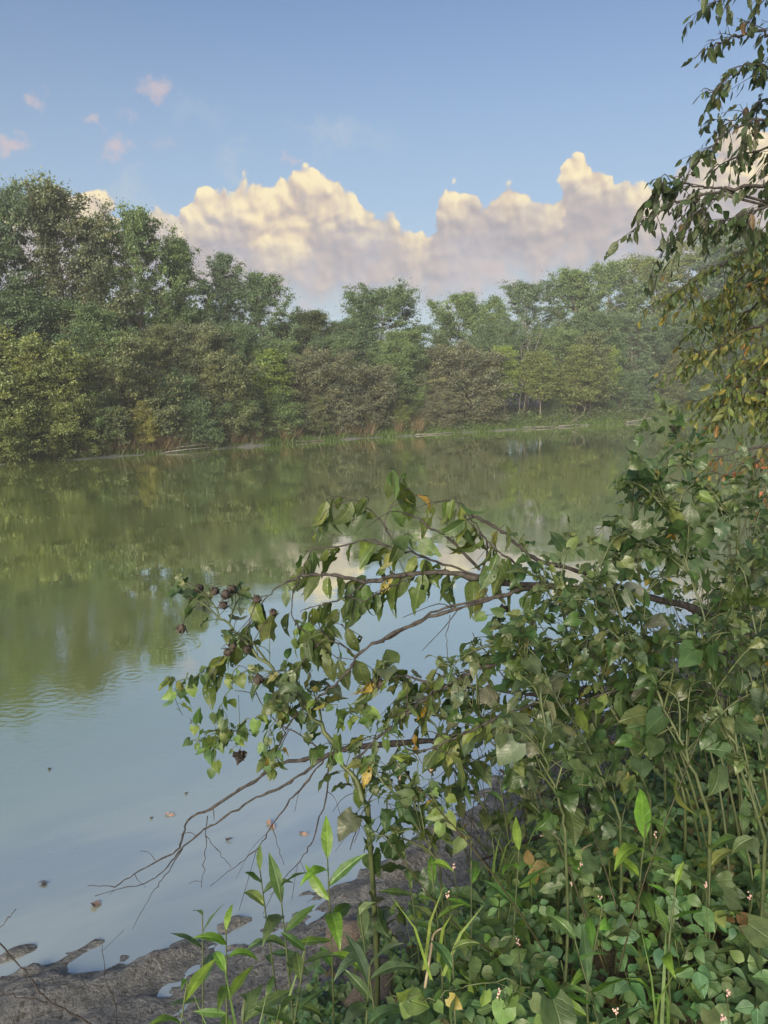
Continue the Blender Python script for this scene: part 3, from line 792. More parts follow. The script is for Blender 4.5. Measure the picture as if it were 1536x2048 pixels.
# ================================================================== the near bank
def leaf_material(name, gloss=.45, vein=1.0, trans=.35, back=(1.25, 1.25, 1.35, 1), holes=False):
    m, N, out = newmat(name)
    at = N.n('ShaderNodeAttribute'); at.attribute_name = 'tint'
    uvn = N.n('ShaderNodeUVMap'); uvn.uv_map = 'uv'
    u, v_, _ = N.sep(uvn.outputs[0])
    au = N.m('ABSOLUTE', u)
    mid = N.smooth(au, 0.07, 0.015)                                   # midrib
    side = N.m('FRACT', N.m('ADD', N.m('MULTIPLY', v_, 7.0), N.m('MULTIPLY', au, -3.2)))
    sv = N.m('MULTIPLY', N.smooth(N.m('ABSOLUTE', N.m('SUBTRACT', side, .5)), .10, .03), 0.55)
    vv = N.m('MAXIMUM', mid, sv)
    geo = N.n('ShaderNodeNewGeometry')
    nz = n3(N, geo.outputs['Position'], 45.0, 4, .6)
    c = N.mix(N.smooth(nz, .3, .7), N.mix(1.0, at.outputs['Color'], (.78, .80, .75, 1), 'MULTIPLY'), N.mix(1.0, at.outputs['Color'], (1.2, 1.18, 1.1, 1), 'MULTIPLY'))
    c = N.mix(N.m('MULTIPLY', vv, 0.42 * vein), c, N.mix(1.0, c, (1.9, 1.75, 1.7, 1), 'MULTIPLY'))
    spot = n3(N, geo.outputs['Position'], 110.0, 3, .65)
    sf = N.smooth(N.m('ADD', spot, N.m('MULTIPLY', at.outputs['Alpha'], .20)), .74, .80)
    c = N.mix(sf, c, (0.11, 0.055, 0.018, 1))
    c = N.mix(N.m('MULTIPLY', geo.outputs['Backfacing'], .8), c, N.mix(1.0, c, back, 'MULTIPLY'))
    p = N.n('ShaderNodeBsdfPrincipled'); N.put(p.inputs['Base Color'], c)
    p.inputs['Roughness'].default_value = gloss; p.inputs['Specular IOR Level'].default_value = 0.60
    bp = N.n('ShaderNodeBump'); bp.inputs['Strength'].default_value = .5; bp.inputs['Distance'].default_value = .004
    N.put(bp.inputs['Height'], N.m('SUBTRACT', N.m('MULTIPLY', nz, .5), N.m('MULTIPLY', vv, .6))); N.put(p.inputs['Normal'], bp.outputs[0])
    tr = N.n('ShaderNodeBsdfTranslucent'); N.put(tr.inputs[0], N.mix(1.0, c, (1.5, 1.9, .55, 1), 'MULTIPLY'))
    mx = N.n('ShaderNodeMixShader'); mx.inputs[0].default_value = trans
    N.t.links.new(p.outputs[0], mx.inputs[1]); N.t.links.new(tr.outputs[0], mx.inputs[2])
    last = mx.outputs[0]
    if holes:
        hn = n3(N, geo.outputs['Position'], 75.0, 2, .5)
        hf = N.smooth(hn, .685, .70)
        tp = N.n('ShaderNodeBsdfTransparent'); m3 = N.n('ShaderNodeMixShader')
        N.put(m3.inputs[0], hf); N.t.links.new(last, m3.inputs[1]); N.t.links.new(tp.outputs[0], m3.inputs[2]); last = m3.outputs[0]
    N.t.links.new(last, out.inputs[0])
    return m
M_LEAF = leaf_material('broad_leaf', .5, 1.0, .35, holes=True)
M_SOFT = leaf_material('downy_leaf', .38, 1.0, .40, back=(1.15, 1.2, 1.45, 1))
M_LANCE = leaf_material('smooth_leaf', .38, .7, .42)
M_SMALL = leaf_material('small_leaf', .5, .6, .32)

def stem_material(name, c1, c2):
    m, N, out = newmat(name)
    geo = N.n('ShaderNodeNewGeometry'); f = n3(N, geo.outputs['Position'], 30.0, 4, .6)
    p = N.n('ShaderNodeBsdfPrincipled'); N.put(p.inputs['Base Color'], N.mix(N.smooth(f, .3, .7), c1, c2)); p.inputs['Roughness'].default_value = .6
    N.t.links.new(p.outputs[0], out.inputs[0]); return m
M_STEM = stem_material('green_stem', (.038, .058, .020, 1), (.078, .096, .036, 1))
M_STRAW = stem_material('dry_stem', (.22, .17, .10, 1), (.38, .32, .22, 1))
M_POD = bark_material('brown_seed_pod', (.02, .015, .012, 1), (.065, .05, .04, 1), 60, .8)
M_PINK = stem_material('pale_flower', (.55, .33, .30, 1), (.62, .48, .38, 1))
M_DEAD = stem_material('dead_leaf', (.10, .045, .02, 1), (.28, .12, .05, 1))

# leaf templates: (verts, quads, uv) with the leaf base at 0, axis +Y, length 1, face +Z
def template(outline, bend, fold, wave=0.0, cols=4, tooth=0.0, seed=0, rows=8, heart=0.0, twist=0.0, holes=0.0):
    rng = np.random.default_rng(seed)
    t = np.linspace(0, 1, rows + 1)
    ov = np.array(outline); w = np.interp(t, ov[:, 0], ov[:, 1])
    ang = -bend * t ** 1.2; dy = np.cos(ang) / rows; dz = np.sin(ang) / rows
    y = np.concatenate([[0], np.cumsum(dy[:-1])]); z = np.concatenate([[0], np.cumsum(dz[:-1])])
    us = np.linspace(-1, 1, cols + 1)
    V = []; UV = []
    for i in range(rows + 1):
        for u in us:
            ww = w[i] * (1 + (tooth * (rng.random() - .4) if abs(u) == 1 else 0))
            x = u * ww; zz = z[i] + abs(x) * fold + wave * math.sin(i * 1.7 + u * 2 + seed) * abs(u) * w[i] * 2
            yy = y[i] - heart * abs(u) ** 2 * max(0, 1 - i / 2.0)
            a = twist * t[i]; x, zz = x * math.cos(a) - (zz - z[i]) * math.sin(a), z[i] + x * math.sin(a) + (zz - z[i]) * math.cos(a)
            V.append((x, yy, zz)); UV.append((u * w[i] * 2, t[i]))
    F = []
    for i in range(rows):
        for j in range(cols):
            if holes and rng.random() < holes and 0 < i < rows - 1: continue
            a = i * (cols + 1) + j; F.append((a, a + 1, a + cols + 2, a + cols + 1))
    return np.array(V, float), np.array(F), np.array(UV, float)
O_ELM = [(0, .03), (.06, .11), (.2, .185), (.4, .215), (.6, .19), (.78, .115), (.9, .045), (1, .0)]
O_MAL = [(0, .20), (.08, .31), (.2, .37), (.34, .36), (.46, .31), (.58, .25), (.72, .17), (.86, .08), (1, 0)]
O_LAN = [(0, .02), (.08, .06), (.25, .12), (.45, .14), (.65, .11), (.85, .05), (1, 0)]
O_OVT = [(0, .05), (.1, .24), (.28, .33), (.5, .30), (.72, .18), (.9, .07), (1, 0)]
O_HRT = [(0, .22), (.12, .38), (.3, .42), (.5, .34), (.7, .21), (.88, .08), (1, 0)]
TEMP = {
 'elm': [template(O_ELM, b, f, w_, 4, .16, s, 9, 0, tw, ho) for b, f, w_, s, tw, ho in [(.5, .25, .05, 1, .3, 0), (.9, .35, .07, 2, -.4, .07), (.3, .15, .1, 3, .6, .1), (1.3, .4, .05, 4, 0, 0), (.7, .1, .12, 5, -.7, .06)]],
 'mallow': [template(O_MAL, b, f, w_ * .7, 6, .16, s, 10, .12, tw) for b, f, w_, s, tw in [(.6, .2, .10, 11, .2), (1.1, .35, .14, 12, -.3), (1.5, -.2, .16, 13, .4), (.4, .45, .12, 14, -.1), (1.8, .3, .2, 15, .5)]],
 'lance': [template(O_LAN, b, f, w_, 4, .05, s, 9, 0, tw) for b, f, w_, s, tw in [(.5, .35, .05, 21, .1), (1.2, .3, .06, 22, -.3), (.2, .2, .05, 23, .3), (1.7, .4, .05, 24, 0)]],
 'small': [template(O_OVT, b, f, w_, 2, .1, s, 5, 0, tw) for b, f, w_, s, tw in [(.5, .25, .06, 31, .2), (.9, .1, .1, 32, -.2), (.2, .4, .05, 33, 0)]],
 'heart': [template(O_HRT, b, f, w_, 4, .12, s, 6, .14, tw) for b, f, w_, s, tw in [(.5, .2, .06, 41, .2), (1.0, .3, .1, 42, -.3), (.3, .1, .1, 43, .1)]],
 'hang': [template(O_ELM, b, f, w_, 4, .08, s, 6, 0, tw, ho) for b, f, w_, s, tw, ho in [(.2, .15, .05, 51, .2, 0), (.5, .2, .06, 52, -.3, .04), (.1, .1, .05, 53, .4, .03), (.6, .15, .05, 54, 0, 0)]],
}

class Leaves:
    def __init__(s, kind): s.kind = kind; s.B = []; s.Fd = []; s.Nm = []; s.S = []; s.c = []
    def add(s, b, f, n, size, col, spot=0.0):
        s.B.append(b); s.Fd.append(f); s.Nm.append(n); s.S.append(size); s.c.append((col[0], col[1], col[2], spot))
    def into(s, mb, rng):
        if not s.B: return
        B = np.array(s.B); F = np.array(s.Fd); Nn = np.array(s.Nm); S = np.array(s.S); c = np.array(s.c)
        F /= np.linalg.norm(F, axis=1)[:, None] + 1e-9
        Nn = Nn - F * (Nn * F).sum(1)[:, None]; Nn /= np.linalg.norm(Nn, axis=1)[:, None] + 1e-9
        X = np.cross(F, Nn)
        tl = TEMP[s.kind]; pick = rng.integers(0, len(tl), len(B))
        for k, (V, Q, UV) in enumerate(tl):
            I = np.where(pick == k)[0]
            if not len(I): continue
            wv = rng.uniform(.85, 1.15, len(I))
            P = B[I][:, None, :] + S[I][:, None, None] * (V[None, :, 0:1] * wv[:, None, None] * X[I][:, None, :] + V[None, :, 1:2] * F[I][:, None, :] + V[None, :, 2:3] * Nn[I][:, None, :])
            n = len(I); m_ = len(V)
            FF = (Q[None] + (np.arange(n) * m_)[:, None, None]).reshape(-1, 4)
            mb.add(P.reshape(-1, 3), FF, np.repeat(c[I], m_, 0), np.tile(UV, (n, 1)))

def vary(rng, c, s=.22):
    k = rng.uniform(1 - s, 1 + s); return (c[0] * k * rng.uniform(.85, 1.2), c[1] * k, c[2] * k * rng.uniform(.8, 1.2))
def choose(rng, pal):
    r = rng.random() * sum(p[1] for p in pal)
    for c, w_, sp in pal:
        r -= w_
        if r <= 0: return vary(rng, c), sp
    return vary(rng, pal[0][0]), pal[0][2]

def clothe(rng, path, lv, stem, pal, size, spacing, droop=.6, start=0.0, end=1.0, petiole=.03, spread=1.0, flat=.5, jitter=.35, pr=.0012):
    """leaves with petioles along a path"""
    P = np.asarray(path)[:, :3]; seg = np.linalg.norm(np.diff(P, axis=0), axis=1); L = np.concatenate([[0], np.cumsum(seg)])
    s = L[-1] * start + spacing * .5; side = 1; up = np.array([0, 0, 1.0])
    while s < L[-1] * end + 1e-6:
        p = np.array([np.interp(s, L, P[:, i]) for i in range(3)]); q = np.array([np.interp(min(s + .02, L[-1]), L, P[:, i]) for i in range(3)]) if s < L[-1] - .021 else P[-1] + (P[-1] - P[-2])
        t = unit(q - p); lat = np.cross(t, up); lat = unit(lat if np.linalg.norm(lat) > .1 else rng.normal(size=3))
        a = rng.normal(0, .8)
        lat = unit(lat * math.cos(a) + up * math.sin(a) * .6)
        f = unit(t * rng.uniform(.2, .8) + lat * side * spread + rng.normal(0, jitter, 3) - up * droop)
        pl = petiole * rng.uniform(.6, 1.4)
        b = p + unit(f + up * .5) * pl
        if stem is not None and pl > .012: tube(stem, np.array([p, p + (b - p) * .5 + up * pl * .12, b]), pr, 3)
        n = unit(up * flat + rng.normal(0, .45, 3) + lat * .2)
        c, sp = choose(rng, pal)
        k = rng.uniform(.45, 1.25) * (1.0 if s < L[-1] * .85 else .75)
        lv.add(b, f, n, size * k, c, sp)
        side = -side if rng.random() < .85 else side
        s += spacing * rng.uniform(.6, 1.5)

def px_path(pts, n=5, rng=None, wob=0.0):
    P = np.array([W(*p) for p in pts]); Q = smoothpath(P, n)
    if rng is not None and wob:
        Q[1:-1] += rng.normal(0, wob, (len(Q) - 2, 3))
    return Q

def side_twigs(rng, path, n, lmin, lmax, dirbias, start=.15, wob=.15, kids=0):
    out = []
    for i in range(n):
        u = rng.uniform(start, 1) * (len(path) - 1); i0 = int(u); p = path[min(i0, len(path) - 1)]
        t = unit(path[min(i0 + 1, len(path) - 1)] - path[max(i0 - 1, 0)])
        d = unit(t * .7 + rng.normal(0, .65, 3) + np.array(dirbias)); L = rng.uniform(lmin, lmax)
        e = p + d * L + np.array([0, 0, -.25 * L]); m_ = p + d * L * .5 + rng.normal(0, wob * L * .3, 3)
        tw = smoothpath([p, m_, e], 3); out.append(tw)
        if kids: out += side_twigs(rng, tw, kids, lmin * .4, lmax * .5, dirbias, .2, wob)
    return out

# ------------------------------------------------------------------ overhanging trees at the right edge
def overhang(seed, root, height, lean_to, branches, pal, size, spacing, ntw, tl, label, tr=.11, kind='hang', bias=(-.2, 0, -.25), mat=M_LEAF):
    rng = np.random.default_rng(seed)
    z0 = float(ground_z(root[0], root[1])) - .1
    e = empty('overhanging_tree', (root[0], root[1], z0)); tag(e, label, 'tree')
    off = np.array([root[0], root[1], z0])
    tk = smoothpath([off, off + (.08, -.05, height * .35), off + np.array([lean_to[0] * .5, lean_to[1] * .5, height * .7]), off + np.array([lean_to[0], lean_to[1], height])], 5)
    mt = MB(); tube(mt, tk - off, np.linspace(tr, tr * .35, len(tk)), 9, knob=.04, rng=rng); mt.build('trunk', M_TRUNK, e)
    mbr = MB(); lv = Leaves(kind)
    for bi, (pts, r0) in enumerate(branches):
        Q = px_path(pts, 5, rng, .008)
        zi = Q[0][2]; j = int(np.argmin(np.abs(tk[:, 2] - (zi - .5)))); 
        con = smoothpath([tk[j], (tk[j] * .45 + Q[0] * .55) + np.array([0, 0, .12]), Q[0]], 4)
        tube(mbr, np.vstack([con[:-1], Q]), np.linspace(r0 * 1.6, .0022, len(con) + len(Q) - 1), 5, knob=.08, rng=rng)
        tws = side_twigs(rng, Q, ntw, tl[0], tl[1], bias, .05, .2, 1) + side_twigs(rng, con, 5, tl[0], tl[1], bias, .4, .2, 1)
        clothe(rng, Q, lv, mbr, pal, size, spacing, 1.0, .25, 1.0, .014, .6, .1, .4, .0009)
        for t_ in tws:
            tube(mbr, t_, np.linspace(.0028, .0012, len(t_)), 3)
            clothe(rng, t_, lv, mbr, pal, size, spacing, 1.05, .1, 1.0, .012, .6, .1, .4, .0009)
    mb_ = MB(); lv.into(mb_, rng)
    for x_ in (mbr, mb_): x_.v = [v - off.astype(np.float32) for v in x_.v]
    mbr.build('branches', M_TWIG, e); mb_.build('leaves', mat, e)
    return e
PAL_DARK = [((.034, .056, .020), 6, .1), ((.048, .064, .024), 2, .2), ((.09, .065, .03), .15, .4)]
PAL_YEL = [((.100, .130, .035), 5, .2), ((.17, .165, .04), 2.5, .3), ((.24, .15, .045), .28, .3), ((.070, .105, .035), 4, .1)]
PAL_RED = [((.20, .12, .045), 3, .4), ((.10, .115, .04), 4, .2), ((.34, .13, .06), 1, .3)]
overhang(61, (3.7, 4.6), 5.6, (-.5, -.3), [
  ([(1640,10,3.9),(1560,-15,3.9),(1490,-14,3.9),(1430,4,3.9)], .008),
  ([(1640,110,4.0),(1575,80,4.0),(1510,62,4.0),(1440,84,4.0),(1388,118,4.0)], .012),
  ([(1640,190,4.1),(1570,150,4.1),(1500,130,4.1),(1450,165,4.1),(1412,192,4.1)], .010),
  ([(1640,210,4.4),(1590,190,4.4),(1530,200,4.4),(1490,230,4.4),(1440,250,4.4)], .010),
  ([(1640,300,4.0),(1570,250,4.0),(1510,240,4.0),(1455,262,4.0),(1412,300,4.0)], .011),
  ([(1650,320,4.2),(1590,310,4.2),(1520,300,4.2),(1460,320,4.2),(1420,345,4.2)], .010),
  ([(1660,345,3.9),(1560,362,3.9),(1470,378,3.9),(1400,394,3.9),(1340,412,3.9),(1298,435,3.9),(1272,462,3.9)], .010),
  ([(1450,382,3.9),(1400,372,3.9),(1350,366,3.9),(1316,370,3.9)], .006),
  ([(1440,388,3.9),(1400,420,3.9),(1370,452,3.9),(1356,482,3.9)], .006),
  ([(1600,370,3.8),(1540,410,3.8),(1490,430,3.8),(1440,440,3.8)], .009)],
  PAL_DARK, .076, .034, 11, (.08, .26), 'tall dark-leaved tree reaching in from the right edge, its upper branches silhouetted against the sky', .12)
overhang(62, (4.6, 6.4), 5.2, (-.8, -.4), [
  ([(1660,430,5.2),(1590,455,5.2),(1530,482,5.2),(1460,520,5.2),(1400,556,5.2),(1355,596,5.2)], .016),
  ([(1660,500,5.4),(1590,530,5.4),(1520,560,5.4),(1450,610,5.4)], .012),
  ([(1660,590,5.2),(1590,615,5.2),(1520,650,5.2),(1440,690,5.2),(1380,722,5.2)], .013),
  ([(1660,640,5.0),(1600,680,5.0),(1540,710,5.0),(1490,760,5.0),(1450,790,5.0)], .012),
  ([(1660,740,5.1),(1600,750,5.1),(1540,775,5.1),(1470,800,5.1),(1415,815,5.1)], .012),
  ([(1660,790,5.3),(1600,800,5.3),(1550,820,5.3)], .010),
  ([(1660,460,5.8),(1600,480,5.8),(1540,510,5.8),(1480,560,5.8),(1440,600,5.8)], .012),
  ([(1660,560,5.7),(1600,580,5.7),(1530,600,5.7),(1470,640,5.7),(1420,660,5.7)], .012),
  ([(1660,680,5.6),(1600,690,5.6),(1550,710,5.6),(1490,720,5.6)], .012)],
  PAL_YEL, .072, .028, 28, (.12, .38), 'yellowing tree with orange-tinted leaves drooping low over the water at the right edge', .13)
overhang(63, (4.3, 6.0), 2.6, (-.3, -.3), [
  ([(1680,880,4.6),(1600,885,4.6),(1530,895,4.6),(1460,908,4.6),(1425,915,4.6)], .010),
  ([(1680,920,4.8),(1600,915,4.8),(1530,925,4.8),(1475,930,4.8)], .010),
  ([(1680,980,4.6),(1600,975,4.6),(1550,985,4.6),(1500,1000,4.6)], .010)],
  PAL_RED, .065, .035, 10, (.10, .28), 'low reddish-leaved sapling at the right edge just above the leafy bushes', .05)

# ------------------------------------------------------------------ rose mallows with brown seed pods
def seed_pod(mb, rng, p, d, r):
    """ribbed capsule splitting at the tip with a ruff of dry bracts"""
    d = unit(d); ref = unit(np.cross(d, (0.3, .5, .8))); w_ = np.cross(d, ref)
    nr, ns = 7, 10; V = []
    for i in range(nr + 1):
        t = i / nr; rr = r * (math.sin(math.pi * (t * .86 + .07)) ** .7)
        for j in range(ns):
            a = j / ns * 2 * math.pi; k = 1 + .14 * (1 if j % 2 else -1) * (.5 + t)
            V.append(p + d * (t * r * 2.1) + (ref * math.cos(a) + w_ * math.sin(a)) * rr * k)
    F = [(i * ns + j, i * ns + (j + 1) % ns, (i + 1) * ns + (j + 1) % ns, (i + 1) * ns + j) for i in range(nr) for j in range(ns)]
    mb.add(V, F)
    for j in range(7):
        a = j / 7 * 6.283 + rng.normal(0, .2); o = ref * math.cos(a) + w_ * math.sin(a); s_ = np.cross(o, d)
        b = p + d * r * .2; m_ = b + o * r * 1.2 + d * r * .7; e = m_ + o * r * .9 + d * r * rng.uniform(.4, 1.3)
        mb.add([b - s_ * r * .12, b + s_ * r * .12, m_ + s_ * r * .3, m_ - s_ * r * .3, e], [(0, 1, 2, 3)]); 
        mb.add([m_ - s_ * r * .3, m_ + s_ * r * .3, e], [(0, 1, 2)])

PAL_MAL = [((.058, .100, .034), 5, 0), ((.080, .122, .056), 3, 0), ((.040, .075, .024), 5, .05), ((.12, .16, .05), .8, .2), ((.30, .21, .05), .12, .7)]
PAL_MGREY = [((.105, .132, .082), 3, .1), ((.065, .098, .045), 4, .1), ((.050, .085, .027), 4, .2), ((.12, .14, .05), .8, .4)]
def mallow(seed, pts, label, size=.12, r0=.0075, side=5, pods=0, podpts=(), pal=PAL_MAL, spacing=.06, start=.25, sl=(.12, .32), group=None):
    rng = np.random.default_rng(seed); size *= .68; spacing *= .50; side = int(side * 1.5); r0 *= .72 if seed != 101 else 1; start = max(start, .42) if seed not in (101, 116) else start
    Q = px_path(pts, 5, rng, .004)
    g = np.array([Q[0][0], Q[0][1], float(ground_z(Q[0][0], Q[0][1])) - .03])
    if Q[0][2] > g[2] + .05:                                        # carry the stem down to the bank it grows from
        Q = np.vstack([smoothpath([g, (g + Q[0]) / 2 + np.array([.02, .03, 0]), Q[0]], 4)[:-1], Q])
    off = Q[0].copy()
    e = empty('rose_mallow', tuple(off)); tag(e, label, 'plant', group)
    ms = MB(); lv = Leaves('mallow'); lv2 = Leaves('elm'); lv3 = Leaves('heart')
    tube(ms, Q, np.linspace(r0, .0025, len(Q)), 7, knob=.05, rng=rng)
    paths = [Q]
    for t_ in side_twigs(rng, Q, side, sl[0], sl[1], (0, 0, .55), .45, .15): 
        tube(ms, t_, np.linspace(.0035, .0015, len(t_)), 4); paths.append(t_)
    clothe(rng, Q, lv, ms, pal, size, spacing, .35, start, 1.0, .06, .9, .8, .3, .0014)
    for i_, t_ in enumerate(paths[1:]): clothe(rng, t_, (lv, lv3, lv2)[i_ % 3], ms, pal, size * .8, spacing * .8, (.35, .5, .8)[i_ % 3], .2, 1.0, .04, .9, .8, .35, .0012)
    # young leaves at the tip
    for t_ in paths:
        for k in range(4):
            lv.add(t_[-1], unit(rng.normal(0, 1, 3) + np.array([0, 0, .5])), unit(rng.normal(0, .6, 3) + np.array([0, 0, 1])), size * rng.uniform(.3, .6), vary(rng, (.11, .15, .07)), 0)
    ml = MB(); lv.into(ml, rng); lv2.into(ml, rng); lv3.into(ml, rng)
    for x_ in (ms, ml): x_.v = [v - off.astype(np.float32) for v in x_.v]
    ms.build('stem', M_STEM, e); ml.build('leaves', M_SOFT, e)
    pp = [W(*q) for q in podpts]
    for k in range(pods):
        t_ = paths[rng.integers(0, len(paths))]; pp.append(t_[-1] + rng.normal(0, .02, 3) + np.array([0, 0, .02]))
    for p in pp:
        # short stalk from the nearest stem point
        allp = np.vstack(paths); q = allp[np.argmin(np.linalg.norm(allp - p, axis=1))]
        mp = MB(); d = unit(p - q + np.array([0, 0, .02]))
        seed_pod(mp, rng, p, d, rng.uniform(.011, .015)); tube(mp, np.array([q, (p + q) / 2 + np.array([0, 0, .01]), p]), .0016, 4)
        mp.v = [v - off.astype(np.float32) for v in mp.v]; mp.build('seed_pod', M_POD, e)
    return e
MG = 'rose mallows on the near bank'
mallow(101, [(735,1612,2.35),(690,1530,2.4),(640,1450,2.4),(570,1370,2.4),(505,1300,2.4),(450,1240,2.45),(412,1195,2.5)],
  'rose mallow leaning far left over the water, brown seed pods at its tip', .12, .0105, 6, 0,
  [(402,1186,2.5),(426,1190,2.48),(448,1198,2.45),(468,1186,2.5),(452,1216,2.45),(512,1206,2.4),(542,1232,2.4),(366,1250,2.5),(462,1300,2.4),(472,1292,2.38),(500,1305,2.4),(527,1358,2.3)], PAL_MGREY, .06, .30, (.12, .26), MG)
mallow(102, [(1010,1720,2.5),(960,1600,2.5),(900,1500,2.5),(850,1420,2.55),(810,1360,2.55)], 'rose mallow with pale downy leaves and two pods, in the middle of the thicket', .12, .007, 7, 0, [(768,1368,2.5),(780,1360,2.5)], PAL_MGREY, .055, .3, (.12, .28), MG)
mallow(103, [(1330,1560,2.5),(1310,1400,2.55),(1290,1250,2.6),(1275,1120,2.65),(1262,1030,2.7),(1285,965,2.75)], 'rose mallow whose flat-topped tip with two dark pods stands out over the green water', .105, .007, 8, 0, [(1276,942,2.75),(1274,968,2.74)], PAL_MAL, .05, .3, (.12, .3), MG)
mallow(104, [(1450,1560,2.9),(1430,1350,2.95),(1410,1180,3.0),(1395,1040,3.0),(1380,930,3.0),(1365,895,3.0)], 'tallest rose mallow, its soft green top highest in front of the pond on the right', .12, .008, 8, 1, (), PAL_MAL, .055, .3, (.12, .34), MG)
mallow(105, [(1300,1600,2.2),(1240,1450,2.2),(1180,1320,2.25),(1120,1220,2.3),(1075,1130,2.35)], 'rose mallow arching left over the dark crooked branch', .105, .007, 8, 1, (), PAL_MAL, .05, .3, (.12, .3), MG)
mallow(106, [(1370,1600,2.3),(1320,1450,2.3),(1270,1300,2.3),(1220,1170,2.35),(1180,1085,2.4)], 'rose mallow with broad pale leaves left of the pod-topped one', .13, .0075, 8, 0, (), PAL_MGREY, .05, .3, (.12, .32), MG)
mallow(107, [(1480,1600,2.4),(1450,1440,2.4),(1420,1290,2.4),(1380,1150,2.45),(1350,1060,2.5),(1335,1010,2.5)], 'rose mallow with upright leaves right of the pod-topped one', .12, .0075, 9, 0, (), PAL_MAL, .05, .3, (.12, .32), MG)
mallow(108, [(1560,1600,2.4),(1540,1420,2.4),(1510,1260,2.45),(1480,1120,2.5),(1450,1020,2.5)], 'rose mallow nearest the right edge with bluish leaves', .13, .008, 9, 0, (), PAL_MGREY, .05, .3, (.12, .34), MG)
mallow(109, [(1240,1640,2.0),(1180,1500,2.0),(1110,1400,2.05),(1050,1330,2.1),(1010,1290,2.1)], 'low rose mallow in front of the thin curved branch', .11, .006, 8, 0, (), PAL_MAL, .05, .3, (.1, .26), MG)
mallow(110, [(1420,1640,1.95),(1370,1500,1.95),(1310,1380,2.0),(1250,1290,2.0),(1200,1240,2.0)], 'rose mallow with large drooping leaves in the heart of the right-hand bushes', .12, .008, 8, 0, (), PAL_MAL, .055, .60, (.12, .3), MG)
mallow(111, [(1530,1680,1.9),(1480,1520,1.9),(1430,1380,1.95),(1390,1280,1.95)], 'short rose mallow in front of the bundle of green stems', .12, .008, 8, 0, (), PAL_MAL, .055, .68, (.10, .22), MG)
mallow(112, [(1120,1700,2.3),(1060,1600,2.3),(1000,1500,2.35),(950,1420,2.4),(905,1365,2.4)], 'rose mallow with yellow-spotted leaves in the thicket left of the dark hollow', .11, .006, 8, 0, (), PAL_MGREY, .05, .25, (.1, .28), MG)
mallow(113, [(880,1740,2.2),(840,1660,2.2),(790,1590,2.2),(740,1530,2.25)], 'small rose mallow with blue-green leaves beside the gravelly mound', .10, .0055, 7, 0, (), PAL_MAL, .045, .2, (.08, .22), MG)
mallow(114, [(1620,1640,2.8),(1600,1420,2.8),(1560,1200,2.85),(1520,1080,2.9),(1500,1010,2.9)], 'rose mallow at the very edge under the reddish sapling', .12, .008, 9, 0, (), PAL_MAL, .05, .3, (.12, .34), MG)
mallow(115, [(1200,1620,2.9),(1180,1480,2.9),(1150,1340,2.95),(1130,1240,3.0),(1120,1180,3.0)], 'rose mallow standing farthest back, behind the thick dark branch', .11, .006, 8, 0, (), PAL_MAL, .05, .2, (.12, .3), MG)
mallow(116, [(1380,1700,2.7),(1350,1560,2.7),(1320,1440,2.75),(1300,1330,2.8)], 'rose mallow in deep shade low among the others', .10, .006, 5, 0, (), PAL_MAL, .05, .1, (.12, .34), MG)
mallow(117, [(1130,1660,1.8),(1110,1580,1.8),(1090,1500,1.8),(1080,1440,1.85)], 'low rose mallow with one large pale downy leaf, in front of the thicket', .12, .006, 5, 0, (), PAL_MGREY, .06, .6, (.1, .22), MG)

# bundle of bare green stems in the hollow on the right
rng = np.random.default_rng(140)
e = None
for k in range(9):
    bx_ = 1420 + k * 22 + rng.uniform(-12, 12); tx = bx_ - rng.uniform(60, 190)
    Q = px_path([(bx_, 1800, 2.25 + rng.uniform(-.1, .3)), ((bx_ + tx) / 2 + 20, 1580, 2.3), (tx, 1340, 2.35)], 5)
    if k == 0:
        off = Q[0].copy(); e = empty('green_stem_clump', tuple(off)); tag(e, 'bundle of bare green stems rising out of the dark hollow at the right', 'plant')
    m_ = MB(); tube(m_, Q - off, np.linspace(.0050, .0028, len(Q)), 6); m_.build('stem', M_STEM, e)

# ------------------------------------------------------------------ woody branches over the water
PAL_ELM = [((.070, .110, .030), 6, .1), ((.055, .085, .028), 4, .2), ((.115, .145, .035), 2, .5), ((.33, .24, .05), .45, .8)]
def woody(name, seed, label, cat, branches, pal=PAL_ELM, size=.095, spacing=.05, droop=1.0, kind='elm', mat=M_LEAF, leafy=True):
    """branches: (pts, r0, r1, n_twigs, leaf_start or None)"""
    rng = np.random.default_rng(seed); e = None
    ms = MB(); lv = Leaves(kind)
    off = W(*branches[0][0][0]); e = empty(name, tuple(off)); tag(e, label, cat)
    for bi, (pts, r0, r1, nt, ls) in enumerate(branches):
        Q = px_path(pts, 5, rng, .0025); r0 *= .85
        tube(ms if bi else ms, Q, np.linspace(r0, r1, len(Q)), 7, knob=.14, rng=rng)
        if nt:
            for t_ in side_twigs(rng, Q, nt, .06, .2, (0, 0, -.05), .2, .25):
                tube(ms, t_, np.linspace(min(r1, .0022), .001, len(t_)), 4, knob=.1, rng=rng)
                if leafy and ls is not None and rng.random() < .75: clothe(rng, t_, lv, ms, pal, size, spacing, droop, .2, 1, .008, .6, .15, .35, .0009)
        if leafy and ls is not None: clothe(rng, Q, lv, ms, pal, size, spacing, droop, ls, 1.0, .01, .6, .15, .35, .0009)
    ms.v = [v - off.astype(np.float32) for v in ms.v]; ms.build('branch', M_TWIG, e)
    if lv.B:
        ml = MB(); lv.into(ml, rng); ml.v = [v - off.astype(np.float32) for v in ml.v]; ml.build('leaves', mat, e)
    return e
